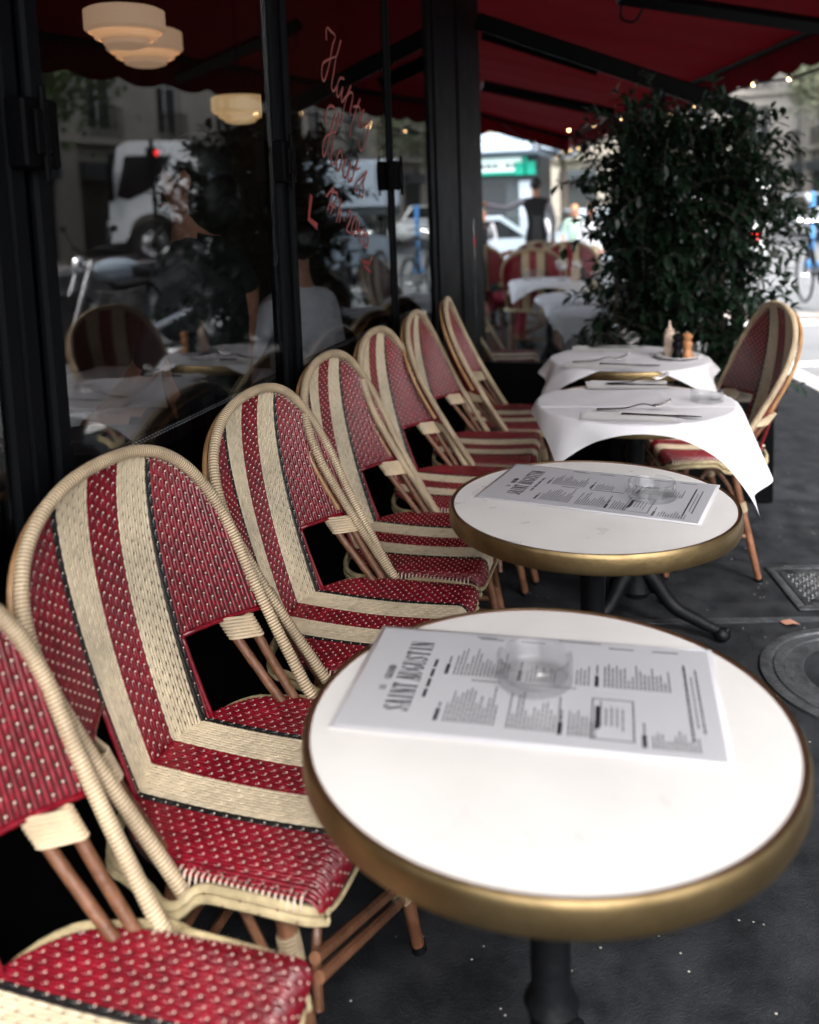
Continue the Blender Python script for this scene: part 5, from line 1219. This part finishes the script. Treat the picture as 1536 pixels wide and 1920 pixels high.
bs = thing('street_bollard', 'slim bright blue upright marker post at the right edge of the street', 'marker post', (*ony(1524, 400, 20.5).xy, gz(5, 20))); mb = MB(); mb.lathe([(0, 0), (.16, 0), (.16, .1), (.06, .14), (.05, 1.55), (.0, 1.6)], 20); mb.build('shaft', 'blue', bs)

# ------------------------------------------------------------------ street trees
def tree(loc, H, R, label, seed, m='leafT', n=3800):
    t = thing('tree', label, 'tree', loc, group='trees along the boulevard'); rr = random.Random(seed); mb = MB(); lv = MB()
    mb.tube(smoothcurve([(0, 0, -.05), (.05, .03, H*.25), (-.03, .05, H*.5), (0, 0, H*.8)], 5), [.19-.009*i for i in range(16)], 10); tips = []
    for k in range(14):
        z0 = H*rr.uniform(.38, .7); a = rr.uniform(0, 2*pi); d = Vector((cos(a), sin(a), rr.uniform(.3, 1))).normalized(); L_ = R*rr.uniform(.6, 1.0)
        P_ = smoothcurve([(0, 0, z0), Vector((0, 0, z0))+d*L_*.5, Vector((0, 0, z0))+d*L_+Vector((0, 0, .2))], 4); mb.tube(P_, [.06-.005*i for i in range(9)], 6); tips += P_[3:]
    mb.build('trunk', 'bark', t); cl = [(p+Vector((rr.gauss(0, .3), rr.gauss(0, .3), rr.gauss(0, .3)))*1., rr.uniform(.35, .75)) for p in tips for _ in range(1)]
    for k in range(n):
        c, r = rr.choice(cl); p = c+Vector((rr.gauss(0, 1), rr.gauss(0, 1), rr.gauss(0, .8)))*r*.62; d = Vector((rr.gauss(0, 1), rr.gauss(0, 1), rr.gauss(-.3, .7))).normalized(); s_ = d.orthogonal().normalized(); L_ = rr.uniform(.10, .19)
        lv.add([p, p+d*L_*.5+s_*L_*.42, p+d*L_, p+d*L_*.5-s_*L_*.42], [(0, 1, 2, 3)])
    lv.build('crown', m, t, smooth=False); return t
tr0 = tree((6.6, 9.0, 0), 7.5, 2.7, 'leafy plane tree at the roadside, mirrored in the nearest window', 31)
place(tr0, (10.6, 15.6, 0), 1.2, 'leafy plane tree behind the motorcycle side of the road', 'trees along the boulevard', scale=(1.1, 1.1, 1.15))
place(tr0, (15.5, 20.0, 0), 2.2, 'plane tree on the far pavement behind the truck', 'trees along the boulevard', scale=(1.2, 1.2, 1.1))
tr1 = tree((6.3, 27.5, 0), 8.6, 2.6, 'pale thin tree at the upper right edge of the view', 37, 'leafG', 2400)
place(tr1, (-3.2, 36, -.4), .7, 'pale tree seen through the gap under the awning', 'trees along the boulevard')
place(tr1, (7.6, 42, 0), 2.7, 'pale tree far down the boulevard at the right', 'trees along the boulevard')

# ------------------------------------------------------------------ light
w = bpy.data.worlds.new('World'); S.world = w; w.use_nodes = True; nt = w.node_tree; bg = nt.nodes['Background']
sky = nt.nodes.new('ShaderNodeTexSky'); sky.sky_type = 'NISHITA'; sky.sun_disc = False; SE, SR = radians(52), radians(150)
sky.sun_elevation = SE; sky.sun_rotation = SR; sky.air_density = 1.0; sky.dust_density = 4.0; sky.ozone_density = 1.2
hs = nt.nodes.new('ShaderNodeHueSaturation'); hs.inputs['Saturation'].default_value = .38
nt.links.new(sky.outputs[0], hs.inputs['Color']); nt.links.new(hs.outputs[0], bg.inputs['Color']); bg.inputs['Strength'].default_value = .15
sd = bpy.data.lights.new('sun', 'SUN'); sd.energy = 1.8; sd.angle = radians(25); sd.color = (1, .97, .93); so = bpy.data.objects.new('sun', sd); COL.objects.link(so)
dirv = Vector((sin(SR)*cos(SE), cos(SR)*cos(SE), sin(SE))); so.rotation_euler = dirv.to_track_quat('Z', 'Y').to_euler(); so.location = (5, -5, 20)

# ------------------------------------------------------------------ camera
cd = bpy.data.cameras.new('camera'); co = bpy.data.objects.new('camera', cd); COL.objects.link(co); S.camera = co
cd.sensor_fit = 'HORIZONTAL'; cd.sensor_width = 36; cd.lens = FPX*36/1536; cd.shift_x = 0; cd.shift_y = (CY-960)/1536
cd.clip_start = .02; cd.clip_end = 1500
co.matrix_world = Matrix(((CR.x, CU.x, -CF.x, 0), (CR.y, CU.y, -CF.y, 0), (CR.z, CU.z, -CF.z, EYE), (0, 0, 0, 1)))
cd.dof.use_dof = True; cd.dof.focus_distance = 1.95; cd.dof.aperture_fstop = cd.lens/1000/.0135
S.render.engine = 'CYCLES'
try: S.cycles.use_denoising = True; S.cycles.denoiser = 'OPENIMAGEDENOISE'
except Exception: pass
S.cycles.max_bounces = 10; S.cycles.transparent_max_bounces = 16; S.cycles.transmission_bounces = 8; S.cycles.glossy_bounces = 5; S.cycles.caustics_reflective = False; S.cycles.caustics_refractive = False
S.cycles.sample_clamp_indirect = 6
S.view_settings.view_transform = 'Standard'; S.view_settings.look = 'None'; S.view_settings.exposure = 2.3; S.view_settings.gamma = 1
